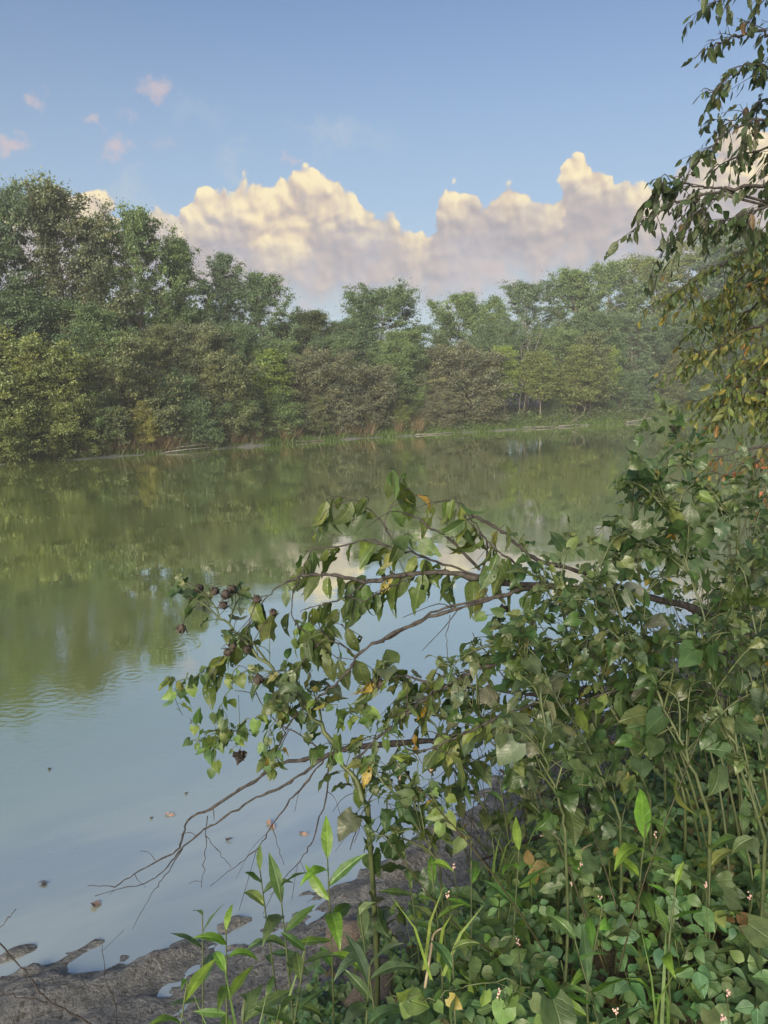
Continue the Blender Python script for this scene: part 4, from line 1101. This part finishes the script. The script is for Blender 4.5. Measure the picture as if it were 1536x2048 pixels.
woody('leaning_tree', 201, 'dark crooked branch reaching left over the water with rows of drooping oval leaves', 'tree', [
  ([(1560,1300,2.9),(1420,1230,2.8),(1300,1195,2.7),(1100,1172,2.6),(1000,1166,2.6),(950,1156,2.6),(900,1146,2.6),(850,1145,2.6),(790,1152,2.58),(740,1163,2.55),(690,1154,2.55),(640,1150,2.55),(600,1152,2.55),(558,1172,2.55)], .017, .0035, 6, .52),
  ([(1300,1195,2.7),(1180,1150,2.68),(1075,1120,2.65),(1040,1095,2.65),(1005,1065,2.65),(960,1038,2.65),(945,1030,2.65),(920,1006,2.65)], .010, .004, 2, None),
  ([(1000,1166,2.6),(930,1140,2.6),(860,1120,2.6),(800,1098,2.6),(740,1082,2.6),(680,1092,2.6),(612,1103,2.6)], .006, .002, 4, .25),
  ([(960,1140,2.6),(900,1080,2.6),(870,1062,2.6),(840,1040,2.6),(812,1027,2.6)], .006, .003, 2, None),
  ([(960,1156,2.6),(975,1090,2.6),(945,1040,2.6),(915,1005,2.6),(890,998,2.6)], .004, .0015, 4, .3),
  ([(1100,1172,2.6),(1020,1120,2.55),(960,1070,2.55),(925,1030,2.55)], .0045, .0015, 3, .3),
  ([(800,1098,2.6),(770,1050,2.6),(790,1000,2.6),(800,965,2.6),(785,940,2.6)], .0035, .0012, 3, .45),
  ([(775,1060,2.6),(740,1020,2.6),(710,1000,2.6),(680,1005,2.6)], .0035, .0012, 3, .2),
  ([(800,990,2.6),(815,975,2.6),(830,985,2.6)], .002, .001, 0, .2),
  ([(735,1162,2.55),(700,1190,2.52),(660,1205,2.5),(620,1216,2.5),(600,1225,2.5)], .0035, .0015, 1, .5),
  ([(850,1146,2.6),(800,1165,2.55),(760,1185,2.5),(720,1200,2.5),(690,1190,2.5)], .0035, .0012, 3, .4),
  ([(1100,1174,2.6),(1040,1180,2.55),(1000,1192,2.55),(930,1214,2.5),(870,1232,2.5),(800,1262,2.48),(745,1290,2.45),(715,1310,2.45),(695,1345,2.42),(650,1385,2.4),(610,1410,2.4),(570,1460,2.4)], .009, .003, 4, None),
  ([(1010,1188,2.55),(940,1205,2.53),(860,1228,2.52),(790,1270,2.5),(760,1285,2.5)], .006, .004, 0, None),
  ([(600,1152,2.55),(585,1190,2.55),(590,1240,2.5),(640,1290,2.45),(680,1320,2.45)], .003, .0012, 3, .3),
  ([(560,1172,2.55),(530,1200,2.55),(500,1240,2.5),(470,1290,2.5)], .003, .0012, 4, .25),
  ([(900,1230,2.5),(893,1280,2.5),(898,1330,2.5)], .0016, .001, 0, None)], size=.122, spacing=.034, droop=1.3)
woody('leaning_tree', 202, 'thin grey leafy branch curving left through the thicket below the dark crooked one', 'tree', [
  ([(1500,1330,2.7),(1400,1290,2.6),(1300,1280,2.5),(1200,1282,2.45),(1130,1290,2.4),(1060,1305,2.4),(1000,1325,2.4),(950,1340,2.4),(900,1368,2.4),(860,1390,2.4),(800,1440,2.4),(740,1490,2.4),(690,1540,2.4)], .010, .003, 10, .25),
  ([(1300,1390,2.6),(1200,1390,2.55),(1100,1390,2.5),(1040,1385,2.5),(960,1378,2.5),(880,1372,2.5),(800,1350,2.5),(720,1365,2.5)], .010, .002, 8, .3),
  ([(1250,1360,2.4),(1150,1380,2.35),(1060,1410,2.3),(960,1450,2.3),(880,1490,2.3),(800,1510,2.3)], .007, .002, 8, .2),
  ([(1090,1200,2.5),(1060,1260,2.5),(1045,1300,2.5),(1020,1340,2.5)], .004, .0015, 5, .2),
  ([(1030,1385,2.5),(1000,1340,2.5),(960,1290,2.5),(945,1265,2.5)], .003, .001, 1, None),
  ([(700,1300,2.45),(650,1280,2.45),(600,1330,2.45),(560,1390,2.4),(540,1430,2.4)], .003, .001, 6, .1),
  ([(1500,1400,2.2),(1400,1380,2.2),(1300,1370,2.2),(1200,1390,2.2),(1120,1430,2.2)], .008, .002, 8, .2)], size=.10, spacing=.034, droop=.9)
woody('dead_branch', 203, 'long bare dead branch forking down left, its twig tips touching the shallow water', 'branch', [
  ([(1250,1430,2.7),(1100,1460,2.7),(960,1475,2.75),(860,1482,2.8),(740,1490,2.85),(690,1498,2.9),(640,1515,2.95),(600,1520,3.0),(545,1532,3.0),(520,1555,3.05),(470,1585,3.1),(430,1612,3.15),(375,1642,3.2),(362,1690,3.3),(330,1715,3.4),(280,1740,3.5),(230,1772,3.6),(175,1772,3.65)], .015, .0015, 2, None),
  ([(660,1508,2.95),(610,1545,3.0),(560,1575,3.05),(500,1602,3.1),(440,1640,3.15),(400,1665,3.2),(362,1700,3.3),(330,1740,3.4),(290,1765,3.5),(190,1792,3.6)], .0075, .0015, 2, None),
  ([(365,1698,3.3),(345,1730,3.35),(320,1765,3.45),(290,1810,3.55),(265,1858,3.7)], .003, .001, 0, None),
  ([(415,1632,3.2),(412,1680,3.2),(408,1740,3.25),(403,1775,3.3)], .0025, .001, 1, None),
  ([(412,1672,3.2),(440,1705,3.2),(462,1735,3.2)], .002, .001, 0, None),
  ([(650,1512,2.95),(610,1570,3.0),(580,1600,3.0),(545,1650,3.1),(520,1690,3.15),(480,1725,3.2),(420,1772,3.3)], .005, .0012, 3, None),
  ([(545,1650,3.1),(555,1690,3.1),(568,1730,3.1)], .002, .001, 0, None),
  ([(660,1520,2.95),(650,1600,3.0),(625,1680,3.1),(600,1720,3.15),(540,1790,3.25)], .0045, .0012, 4, None),
  ([(425,1612,3.15),(428,1640,3.15)], .0025, .0015, 0, None),
  ([(545,1532,3.0),(555,1500,3.0),(570,1470,2.95),(560,1450,2.95)], .004, .002, 1, None),
  ([(640,1500,2.9),(600,1470,2.9),(540,1430,2.9),(500,1360,2.9)], .004, .0015, 4, None),
  ([(800,1490,2.8),(760,1560,2.85),(720,1640,2.9),(700,1700,3.0)], .004, .0015, 4, None),
  ([(860,1482,2.8),(900,1530,2.8),(930,1600,2.8),(920,1680,2.8)], .004, .0015, 4, None)], leafy=False)
woody('bare_twig', 204, 'dark bare twigs slanting across the bottom-left corner above the mud', 'branch', [
  ([(260,2110,2.6),(180,2050,2.6),(120,2015,2.6),(80,1985,2.6),(50,1945,2.6),(0,1888,2.6),(-60,1820,2.6)], .0045, .002, 1, None),
  ([(95,2005,2.6),(40,1992,2.6),(0,1985,2.6),(-60,1975,2.6)], .003, .0018, 0, None),
  ([(-60,1920,2.6),(0,1855,2.6),(20,1832,2.6),(32,1818,2.6)], .002, .001, 0, None)], leafy=False)
woody('bare_twig', 205, 'upright thin bare twig rising from the mud at the bottom left', 'branch', [([(235,2080,2.9),(228,2000,2.9),(212,1960,2.9),(205,1890,2.9)], .003, .001, 2, None)], leafy=False)
woody('dead_branch', 206, 'tangle of dark dead sticks lying on the mud in the hollow right of centre', 'branch', [
  ([(1420,1560,3.2),(1300,1600,3.3),(1180,1640,3.3),(1060,1680,3.2),(960,1720,3.0)], .014, .005, 5, None),
  ([(1330,1480,3.2),(1250,1560,3.3),(1180,1620,3.3),(1050,1640,3.3)], .009, .003, 5, None),
  ([(1500,1500,3.0),(1400,1600,3.0),(1320,1680,2.9),(1200,1730,2.8)], .010, .003, 5, None),
  ([(1000,1540,3.4),(1080,1590,3.4),(1150,1610,3.4),(1260,1660,3.2)], .008, .003, 4, None)], leafy=False)
# dry straw stalks
for k, (pts, lab) in enumerate([
  ([(1128,1700,2.5),(1130,1640,2.5),(1128,1600,2.5),(1118,1560,2.5)], 'pale dry stalk standing upright in front of the dark sticks'),
  ([(1080,1672,2.5),(1130,1664,2.5),(1192,1666,2.5),(1240,1690,2.5)], 'pale dry stalk lying level across the dark sticks'),
  ([(1140,1712,2.4),(1180,1690,2.4),(1226,1672,2.4)], 'short pale dry blade slanting up under the level stalk'),
  ([(850,1975,1.9),(862,1900,1.9),(868,1868,1.9),(888,1854,1.9)], 'single bent straw stalk in the middle of the ground cover')]):
    Q = px_path(pts, 5); o = MB(); tube(o, Q, np.linspace(.004, .002, len(Q)), 5); tag(o.build('dry_stalk', M_STRAW), lab, 'stalk')
# curled black leaves caught in the twigs
for k, (px, py, d, lab) in enumerate([(480, 1505, 2.8, 'curled black dead leaf hanging from a thread below the thick leaning stem'), (1003, 1215, 2.5, 'curled black dead leaf hanging beneath the dark crooked branch')]):
    rng = np.random.default_rng(300 + k); m_ = MB(); lv = Leaves('mallow'); p = W(px, py, d)
    for j in range(4): lv.add(p + rng.normal(0, .006, 3), np.array([rng.normal(0, .35), rng.normal(0, .35), -1]), unit(rng.normal(0, 1, 3)), .05, (.02, .016, .014), 0)
    tube(m_, np.array([W(px - 3, py - 115 if k == 0 else py - 45, d), p + np.array([.003, 0, .03]), p]), .0009, 3, (.05, .04, .03, 0)); lv.into(m_, rng)
    tag(m_.build('dead_leaf', M_SMALL), lab, 'leaf')

# ------------------------------------------------------------------ gravelly mound, stones, floating scraps
def lump(name, loc, size, seed, mat, label, cat, rz=0, n=4, amp=.22, fine=.05):
    import bmesh
    bm = bmesh.new(); bmesh.ops.create_icosphere(bm, subdivisions=n, radius=1.0)
    rng = np.random.default_rng(seed); o = rng.random(3) * 50
    from mathutils import noise
    for v in bm.verts:
        p = v.co.copy(); k = 1 + amp * noise.noise(Vector(p * 1.3) + Vector(o)) + amp * .5 * noise.noise(Vector(p * 3.1) + Vector(o)) + fine * noise.noise(Vector(p * 14) + Vector(o))
        v.co = Vector((p.x * size[0], p.y * size[1], p.z * size[2])) * k
    me = bpy.data.meshes.new(name); bm.to_mesh(me); bm.free()
    for p in me.polygons: p.use_smooth = True
    me.materials.append(mat); ob = bpy.data.objects.new(name, me); C.objects.link(ob)
    ob.location = loc; ob.rotation_euler = (0, 0, rz); tag(ob, label, cat); return ob
m, N, out = newmat('gravelly_concrete')
geo = N.n('ShaderNodeNewGeometry'); vo = N.n('ShaderNodeTexVoronoi'); N.put(vo.inputs['Vector'], geo.outputs['Position']); vo.inputs['Scale'].default_value = 230.0
p = N.n('ShaderNodeBsdfPrincipled')
hs = N.mix(N.sep(vo.outputs['Color'])[0], (.15, .13, .11, 1), (.34, .30, .25, 1))
N.put(p.inputs['Base Color'], N.mix(N.smooth(vo.outputs['Distance'], .3, .6), hs, (.13, .10, .08, 1))); p.inputs['Roughness'].default_value = .8
b = N.n('ShaderNodeBump'); b.inputs['Strength'].default_value = 1; b.inputs['Distance'].default_value = .004; b.invert = True
N.put(b.inputs['Height'], vo.outputs['Distance']); N.put(p.inputs['Normal'], b.outputs[0]); N.t.links.new(p.outputs[0], out.inputs[0])
M_GRAVEL = m
q = W(712, 1800, 3.35)
lump('gravel_mound', (q[0] + .02, q[1] + .15, float(ground_z(q[0] + .02, q[1] + .15)) + .01), (.18, .34, .16), 5, M_GRAVEL, 'brown-grey gravelly mound rising from the weeds at the edge of the mud', 'rock', R(-20))
q = W(690, 1700, 4.1)
lump('stone', (q[0], q[1], .06), (.13, .10, .10), 6, M_GRAVEL, 'rounded brown stone at the waterline behind the gravelly mound', 'rock')
M_DEBRIS = stem_material('brown_scrap', (.05, .04, .03, 1), (.12, .10, .08, 1))
M_ROSY = stem_material('rosy_leaf', (.28, .17, .12, 1), (.40, .30, .23, 1))
srng = np.random.default_rng(77)
for k, (px, py, r_, mt_, lab) in enumerate([
  (185,1808,.030,M_ROSY,'curled pinkish leaf floating near the mud at the lower left'), (338,1632,.022,M_ROSY,'small pale leaf floating alone below the dead branch fork'),
  (92,1765,.022,M_DEBRIS,'dark scrap floating near the left edge above the mud'), (300,1638,.012,M_DEBRIS,'dark speck of bark just left of the small pale leaf'),
  (375,1588,.012,M_DEBRIS,'dark speck of bark floating above the small pale leaf'), (383,1443,.013,M_DEBRIS,'dark speck of bark floating farthest from the mud, by the hanging vines'),
  (455,1683,.016,M_DEBRIS,'dark scrap floating between two forks of the dead branch'), (98,1541,.016,M_DEBRIS,'dark scrap floating at the left in the pale sky reflection'),
  (540,1652,.030,M_ROSY,'pale scrap of leaf caught where a dead fork meets the water'), (604,1670,.024,M_ROSY,'pale pinkish leaf on the mud streak right of the dead forks')]):
    x_, y_ = wpt(px, py); lv = Leaves('small'); o = MB(); zz = max(float(ground_z(x_, y_)), 0) + .006
    for j in range(2): lv.add(np.array([x_, y_, zz + .004 * j]), np.array([srng.normal(), srng.normal(), .1]), np.array([srng.normal(0, .3), srng.normal(0, .3), 1]), r_ * 2.2, (.3, .2, .15), 0)
    lv.into(o, srng); tag(o.build('floating_leaf', mt_), lab, 'leaf')

# ------------------------------------------------------------------ broad pointed weeds rising out of the cover
PAL_BR = [((.125, .235, .04), 5, .1), ((.09, .165, .045), 3, .1)]
PAL_MD = [((.075, .135, .050), 5, .05), ((.10, .16, .055), 3, .1), ((.14, .16, .05), .5, .4)]
PAL_BL = [((.085, .14, .075), 5, 0), ((.11, .17, .09), 3, 0)]
def knotweed(seed, px, py, d, size, pal, label, n=6, lean=(0, 0), kind='lance', mat=None, height=None, up=1.0, pods=0):
    n = n + 3; size *= .86
    rng = np.random.default_rng(seed); tip = W(px, py, d)
    gx = tip[0] - lean[0]; gy = tip[1] - lean[1]; gz = float(ground_z(gx, gy)) - .02
    if tip[2] - gz < .12: gz = tip[2] - .15
    off = np.array([gx, gy, gz]); e = empty('knotweed', tuple(off)); tag(e, label, 'plant')
    Q = smoothpath([off, off * .5 + tip * .5 + rng.normal(0, .035, 3), tip], 5)
    ms = MB(); tube(ms, Q - off, np.linspace(.0042, .0018, len(Q)), 6); lv = Leaves(kind)
    H = np.linalg.norm(tip - off); vis = min(H, .38); ph = rng.uniform(0, 6.28)
    for k in range(n):
        t = 1 - (k / n) * vis / H; p = np.array([np.interp(t, np.linspace(0, 1, len(Q)), Q[:, i]) for i in range(3)])
        ph += 2.4; u_ = .9 - 1.0 * k / n
        f = unit(np.array([math.cos(ph), math.sin(ph), u_ * up * rng.uniform(.9, 1.7)]))
        c, sp = choose(rng, pal); c = tuple(np.array(c) * (1.15 if k < 2 else 1))
        lv.add(p, f, unit(np.array([-f[0] * .4, -f[1] * .4, 1]) + rng.normal(0, .3, 3)), size * rng.uniform(.75, 1.1) * (.8 if k < 1 else 1), c, sp)
    ml = MB(); lv.into(ml, rng); ml.v = [v - off.astype(np.float32) for v in ml.v]
    ms.build('stem', M_STEM, e); ml.build('leaves', mat or M_LANCE, e); return e
KW = [(375,1960,1.55,.105,PAL_BR,'knotweed with one glowing bright green leaf, nearest the bottom-left mud',5),
 (452,1860,1.9,.12,PAL_BR,'bright green knotweed just right of the mud bank edge',6),
 (405,1830,2.1,.12,PAL_BL,'pale toothed knotweed at the very edge of the mud bank',6),
 (520,1740,2.2,.12,PAL_MD,'knotweed with a reddish dying leaf, left of the tall twin-leaved one',7),
 (560,1775,2.0,.15,PAL_MD,'knotweed with long arching leaves below the dead twigs',6),
 (655,1715,2.0,.15,PAL_BR,'tall bright knotweed with two upright leaves in front of the gravelly mound',6),
 (720,1830,1.8,.15,PAL_BL,'blue-green knotweed with a long drooping leaf on the gravelly mound',5),
 (862,1730,1.9,.10,PAL_BR,'sharp yellow-green shoot pointing up-left in the cover',4),
 (942,1680,2.1,.12,PAL_BR,'bright knotweed left of the paddle-leaved one',6),
 (1038,1700,2.0,.13,PAL_BR,'knotweed with one tall paddle-shaped leaf in front of the dry stalks',5),
 (1292,1650,2.0,.16,PAL_BR,'tall bright knotweed with a long arching leaf near the hollow on the right',6),
 (1352,1770,1.8,.11,PAL_BR,'bright knotweed with a pair of rounded leaves spread like wings',4),
 (1205,1815,1.7,.12,PAL_BR,'short bright knotweed half buried in the clover-like cover',4),
 (1150,1880,1.65,.14,PAL_MD,'knotweed with five narrow leaves spread flat, in the middle of the cover',7),
 (1125,1985,1.5,.12,PAL_BR,'yellow-green knotweed low at the bottom right of centre',4),
 (740,1930,1.55,.16,PAL_BL,'knotweed with a broad blue-green leaf lying flat near the bottom centre',5),
 (905,1900,1.6,.12,PAL_MD,'dull green knotweed between the straw stalk and the flat-spread one',6),
 (1480,1640,2.1,.14,PAL_MD,'knotweed with star-like leaves below the bundle of green stems',7),
 (1420,1700,2.0,.14,PAL_MD,'knotweed in the shade left of the star-leaved one',7),
 (610,1900,1.7,.12,PAL_MD,'dull knotweed with a brown spotted leaf, left of the gravelly mound foot',6),
 (490,1990,1.5,.11,PAL_MD,'small knotweed at the bottom left among grass',5),
 (800,1640,2.3,.13,PAL_MD,'knotweed standing in front of the blue-green mallow',6),
 (1000,1560,2.4,.12,PAL_MD,'knotweed behind the tall grass blades',6)]
for k, (px, py, d, sz, pal, lab, n_) in enumerate(KW):
    knotweed(400 + k, px, py, d, sz, pal, lab, n_, (random.Random(k).uniform(-.06, .06), .02))

# tall grass blades
def grass_clump(seed, px, py, d, n, L, label, col=(.10, .16, .045), w_=.0045):
    rng = np.random.default_rng(seed); q = W(px, py, d); z = float(ground_z(q[0], q[1])); lv = MB()
    z0 = max(z, q[2] - L)
    x = q[0] + rng.normal(0, .02, n); y = q[1] + rng.normal(0, .02, n)
    blades(lv, rng, x, y, np.full(n, z0), rng.uniform(.7, 1.05, n) * L * 1.05, w_, cvar(rng, n, col, .3), .30, .22)
    o = lv.build('grass_clump', M_SMALL); tag(o, label, 'grass')
grass_clump(501, 985, 1480, 2.3, 5, .62, 'tall upright grass blades in front of the muddy gap in the thicket')
grass_clump(502, 1005, 1560, 2.3, 4, .45, 'shorter grass blades right beside the tall upright ones')
grass_clump(503, 880, 1765, 1.8, 5, .24, 'spiky yellow-green grass in the cover below the blue-green mallow', (.15, .22, .05), .0045)
grass_clump(504, 470, 1950, 1.6, 12, .40, 'clump of thin grass blades between the two bright knotweeds at the lower left')
grass_clump(505, 1330, 1850, 1.7, 6, .30, 'few arching grass blades low at the right in the cover')

# ------------------------------------------------------------------ ground cover: three-leaved vines carpeting the bank
crng = np.random.default_rng(600)
def s2_of(x, y): return (ynear(x) - y) * .82
def in_view(x, y, z, mx=.25):
    v = (np.stack([x, y, z], -1) - np.array(CAM)) @ CR
    d = -v[..., 2]; u = v[..., 0] / np.maximum(d, .05) * FPX / 768; w_ = v[..., 1] / np.maximum(d, .05) * FPX / 1024
    return (d > .3) & (np.abs(u) < 1 + mx) & (np.abs(w_) < 1 + mx)
PAL_GC = [((.090, .175, .075), 6, .05), ((.130, .220, .095), 4, .05), ((.068, .130, .046), 3, .1), ((.13, .22, .05), 1, 0), ((.16, .13, .05), .35, .6)]
lv = Leaves('small'); lv2 = Leaves('heart'); ms = MB()
N_ = 26000
x = crng.uniform(-1.6, 4.2, N_); y = crng.uniform(.7, 5.2, N_); gz = ground_z(x, y); s2 = s2_of(x, y)
cover = .07 + .34 * fbm(x * 1.9 + 5, y * 1.9, 3) ** 1.3 * 1.4
h = cover * (1 - crng.random(N_) ** 1.8 * .9)
edge = np.where(x > -.95, .65, 1.5) + (fbm(x * 2.2, y * 2.2, 2) - .5) * .8
ok = (s2 > edge) & in_view(x, y, gz + h)
for i in np.where(ok)[0]:
    c0 = np.array([x[i], y[i], gz[i] + h[i]]); c, sp = choose(crng, PAL_GC); az_ = crng.uniform(0, 6.28); tl = crng.normal(0, .35, 3)
    nrm = unit(np.array([0, 0, 1.0]) + tl + np.array([-.15, -.35, 0])); sz = crng.uniform(.028, .054)
    if crng.random() < .78:
        for k in range(3):
            a = az_ + (k - 1) * 1.45; f = np.array([math.cos(a), math.sin(a), 0]); f = f - nrm * f.dot(nrm)
            lv.add(c0 + f * .006, unit(f + np.array([0, 0, -.15])), nrm + crng.normal(0, .15, 3), sz * (1.1 if k == 1 else .95), vary(crng, c, .1), sp)
    else:
        f = np.array([math.cos(az_), math.sin(az_), -.2]); lv2.add(c0, f, nrm, sz * 1.15, c, sp)
    if crng.random() < .35:
        g_ = c0 - np.array([crng.normal(0, .04), crng.normal(0, .04), h[i]]); tube(ms, np.array([g_, (g_ + c0) / 2 + crng.normal(0, .01, 3), c0]), .0013, 3, (.16, .2, .07, 0))
mb = MB(); lv.into(mb, crng); lv2.into(mb, crng)
mb.v += ms.v; mb.t += ms.t; mb.uv += ms.uv; mb.f += [f + mb.n for f in ms.f]; mb.n += ms.n
o = mb.build('ground_cover', M_SMALL); tag(o, kind='stuff')

# shade-dwelling undergrowth beneath and behind the mallows
lv = Leaves('heart'); lv2 = Leaves('elm')
N_ = 5200
x = crng.uniform(.15, 5.5, N_); s_ = crng.uniform(-.1, 3.0, N_) ; y = ynear(x) - s_ / .82; gz = np.maximum(ground_z(x, y), 0)
dens_ = np.interp(x, [.15, .9, 1.5, 5.5], [.15, .5, 1, 1]) * np.interp(s_, [-.1, .3, 1.0], [.25, .55, 1])
h = crng.random(N_) * np.interp(x, [.1, 1.2, 3], [.5, .9, 1.7])
ok = (crng.random(N_) < dens_) & in_view(x, y, gz + h)
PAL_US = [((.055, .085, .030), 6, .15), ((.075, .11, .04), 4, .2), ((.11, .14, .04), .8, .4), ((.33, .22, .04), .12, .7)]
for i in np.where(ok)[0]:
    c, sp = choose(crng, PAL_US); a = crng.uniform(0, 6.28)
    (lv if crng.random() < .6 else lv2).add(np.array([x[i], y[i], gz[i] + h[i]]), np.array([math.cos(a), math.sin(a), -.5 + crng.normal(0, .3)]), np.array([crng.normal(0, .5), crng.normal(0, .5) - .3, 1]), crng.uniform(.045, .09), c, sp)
mb = MB(); lv.into(mb, crng); lv2.into(mb, crng)
for k in range(520):
    xx = crng.uniform(.5, 5); ss = crng.uniform(0, 2.6); yy = float(ynear(xx)) - ss / .82; zz = float(ground_z(xx, yy)) - .02
    a = np.array([xx, yy, zz]); e_ = a + np.array([crng.normal(-.15, .25), crng.normal(0, .2), crng.uniform(.4, 1.3)])
    tube(mb, smoothpath([a, (a + e_) / 2 + crng.normal(0, .05, 3), e_], 3), np.linspace(.0035, .0012, 7), 3, (.075, .07, .035, 0))
o = mb.build('shady_undergrowth', M_SMALL); tag(o, kind='stuff')

# leaf litter on the soil of the bank
lv = Leaves('small'); N_ = 2600
x = crng.uniform(-1.2, 4.5, N_); s_ = crng.uniform(.9, 3.4, N_); y = ynear(x) - s_ / .82; gz = ground_z(x, y); ok = in_view(x, y, gz)
for i in np.where(ok)[0]:
    c, sp = choose(crng, [((.13, .075, .035), 4, .3), ((.22, .15, .08), 3, .3), ((.08, .05, .03), 4, 0), ((.30, .13, .06), .5, 0)]); a = crng.uniform(0, 6.28)
    lv.add(np.array([x[i], y[i], gz[i] + .012]), np.array([math.cos(a), math.sin(a), .1]), np.array([crng.normal(0, .35), crng.normal(0, .35), 1]), crng.uniform(.03, .08), c, sp)
mb = MB(); lv.into(mb, crng); o = mb.build('leaf_litter', M_SMALL); tag(o, kind='stuff')

# fine grass at the foot of the mud bank
mb = MB(); n = 5200
x = crng.uniform(-2.2, 1.6, n); s_ = np.where(x > -1.0, crng.uniform(.5, 2.2, n), crng.uniform(1.1, 2.2, n)); y = ynear(x) - s_ / .82; k_ = in_view(x, y, ground_z(x, y)); x, y = x[k_], y[k_]; n = len(x)
blades(mb, crng, x, y, ground_z(x, y) - .01, crng.uniform(.06, .30, n), .003, cvar(crng, n, (.11, .16, .045), .35), .5, .3)
o = mb.build('bank_grass_near', M_SMALL); o.name = 'near_bank_grass'; tag(o, kind='stuff')

# ------------------------------------------------------------------ climbing vines with small pale-green leaves
PAL_VN = [((.12, .19, .05), 5, .05), ((.08, .13, .05), 4, .1), ((.22, .20, .05), 1, .4)]
VINES = [([(520,1330,2.45),(470,1350,2.45),(420,1350,2.45),(370,1358,2.45),(332,1360,2.45)], 'vine with small pale leaves trailing left off the leaning mallow'),
 ([(560,1420,2.4),(500,1440,2.4),(450,1470,2.4),(410,1490,2.4),(382,1482,2.4)], 'vine tip hanging lower left over the pale water'),
 ([(480,1330,2.4),(445,1400,2.4),(435,1450,2.4),(440,1490,2.4)], 'vine hanging straight down from the leaning mallow'),
 ([(560,1400,2.35),(540,1480,2.35),(560,1530,2.35)], 'short vine looped beside the thick leaning stem'),
 ([(800,1500,2.2),(760,1440,2.25),(700,1420,2.3),(640,1400,2.35),(600,1370,2.4)], 'vine scrambling along the thicket top toward the leaning mallow'),
 ([(1100,1290,2.3),(1060,1270,2.3),(1040,1240,2.3),(1065,1215,2.35)], 'vine with round leaves climbing by the dark crooked branch'),
 ([(950,1690,2.1),(880,1620,2.1),(840,1540,2.15),(800,1470,2.2)], 'vine climbing over the small blue-green mallow'),
 ([(1240,1700,2.1),(1245,1600,2.15),(1250,1540,2.2),(1225,1500,2.2)], 'vine with round leaves climbing a yellowish upright stalk'),
 ([(780,1990,1.5),(880,2000,1.5),(960,1960,1.5),(1060,1975,1.5)], 'pale vine runner snaking over the ground cover near the bottom')]
for k, (pts, lab) in enumerate(VINES):
    rng = np.random.default_rng(700 + k); Q = px_path(pts, 6, rng, .006); e = empty('climbing_vine', tuple(Q[0])); tag(e, lab, 'vine')
    ms = MB(); lv = Leaves('heart'); tube(ms, Q, .0016, 4)
    for t_ in [Q] + side_twigs(rng, Q, 3, .06, .16, (0, 0, -.2), .2, .2):
        tube(ms, t_, .0010, 3); clothe(rng, t_, lv, ms, PAL_VN, .045, .026, .9, 0, 1, .015, .8, .3, .4, .0007)
    ml = MB(); lv.into(ml, rng)
    for x_ in (ms, ml): x_.v = [v - Q[0].astype(np.float32) for v in x_.v]
    ms.build('stem', M_STEM, e); ml.build('leaves', M_SMALL, e)

# small pink knotweed flowers
def flower(seed, px, py, d, label, grp=None):
    rng = np.random.default_rng(seed); p = W(px, py, d); e = empty('flower_head', tuple(p)); tag(e, label, 'flower', grp)
    ms = MB(); tube(ms, np.array([(0, 0, 0), (.006, .004, -.05), (.01, .0, -.14)]), .0011, 4); ms.build('stem', M_STEM, e)
    mf = MB()
    for j in range(9):
        c = rng.normal(0, .0025, 3) + np.array([0, 0, .0014 * j]); a = unit(rng.normal(0, .5, 3) + np.array([0, 0, 1])); r = rng.uniform(.0018, .0032)
        u_ = unit(np.cross(a, (.3, .6, .2))); w_ = np.cross(a, u_)
        V = [c - a * r] + [c + (u_ * math.cos(t) + w_ * math.sin(t)) * r * .8 for t in np.arange(5) * 1.2566] + [c + a * r * 1.3]
        mf.add(V, [(0, 1 + (i + 1) % 5, 1 + i) for i in range(5)] + [(6, 1 + i, 1 + (i + 1) % 5) for i in range(5)])
    mf.build('petals', M_PINK, e)
for k, (px, py, d, lab) in enumerate([
 (1142,1772,1.9,'pink flower bud, brightest pink of those in the ground cover'), (1162,1735,1.95,'pale flower head left of a twin pair above the ground cover'), (1186,1738,1.95,'pale flower head right of the twin pair above the ground cover'),
 (1200,1803,1.8,'peach-coloured flower head in the middle of the ground cover'), (908,1738,2.0,'small pale flower beside the bright knotweed left of the paddle-leaved one'), (895,1793,1.9,'pale flower at the tip of the yellow-green spiky grass'),
 (1036,1890,1.7,'small cream flower in the lower part of the ground cover'), (1310,1672,2.1,'whitish flower head beside the long arching bright leaf'), (1412,1774,1.9,'pale flower near the winged bright knotweed'),
 (1498,1797,1.9,'peach flower head close to the right edge above the cover'), (1455,1990,1.5,'cream flower low in the bottom-right corner'), (1232,2028,1.45,'pale flower at the bottom edge of the photo'),
 (1446,2042,1.45,'largest white-pink flower at the bottom edge toward the right corner'), (800,1560,2.3,'papery cream flower in the thicket above the blue-green mallow'), (862,1545,2.3,'second papery cream flower, just right of the one above the blue-green mallow'), (998,1993,1.5,'tiny cream flower near the pale vine runner')]):
    flower(800 + k, px, py, d, lab)

# ------------------------------------------------------------------ evening haze over the pond: one closed box of thin even air
hx = MB()
x0, x1, y0, y1, z0, z1 = -260, 260, -60, 300, -3.0, 30.0
V = [(x0, y0, z0), (x1, y0, z0), (x1, y1, z0), (x0, y1, z0), (x0, y0, z1), (x1, y0, z1), (x1, y1, z1), (x0, y1, z1)]
hx.add(V, [(0, 3, 2, 1), (4, 5, 6, 7), (0, 1, 5, 4), (1, 2, 6, 5), (2, 3, 7, 6), (3, 0, 4, 7)])
m, N, out = newmat('haze')
pv = N.n('ShaderNodeVolumePrincipled'); pv.inputs['Color'].default_value = (.93, .95, 1.0, 1); pv.inputs['Density'].default_value = HAZE = 0.0012
pv.inputs['Anisotropy'].default_value = 0.0
N.t.links.new(pv.outputs[0], out.inputs['Volume'])
hz = hx.build('haze', m, smooth=False); tag(hz, kind='stuff')
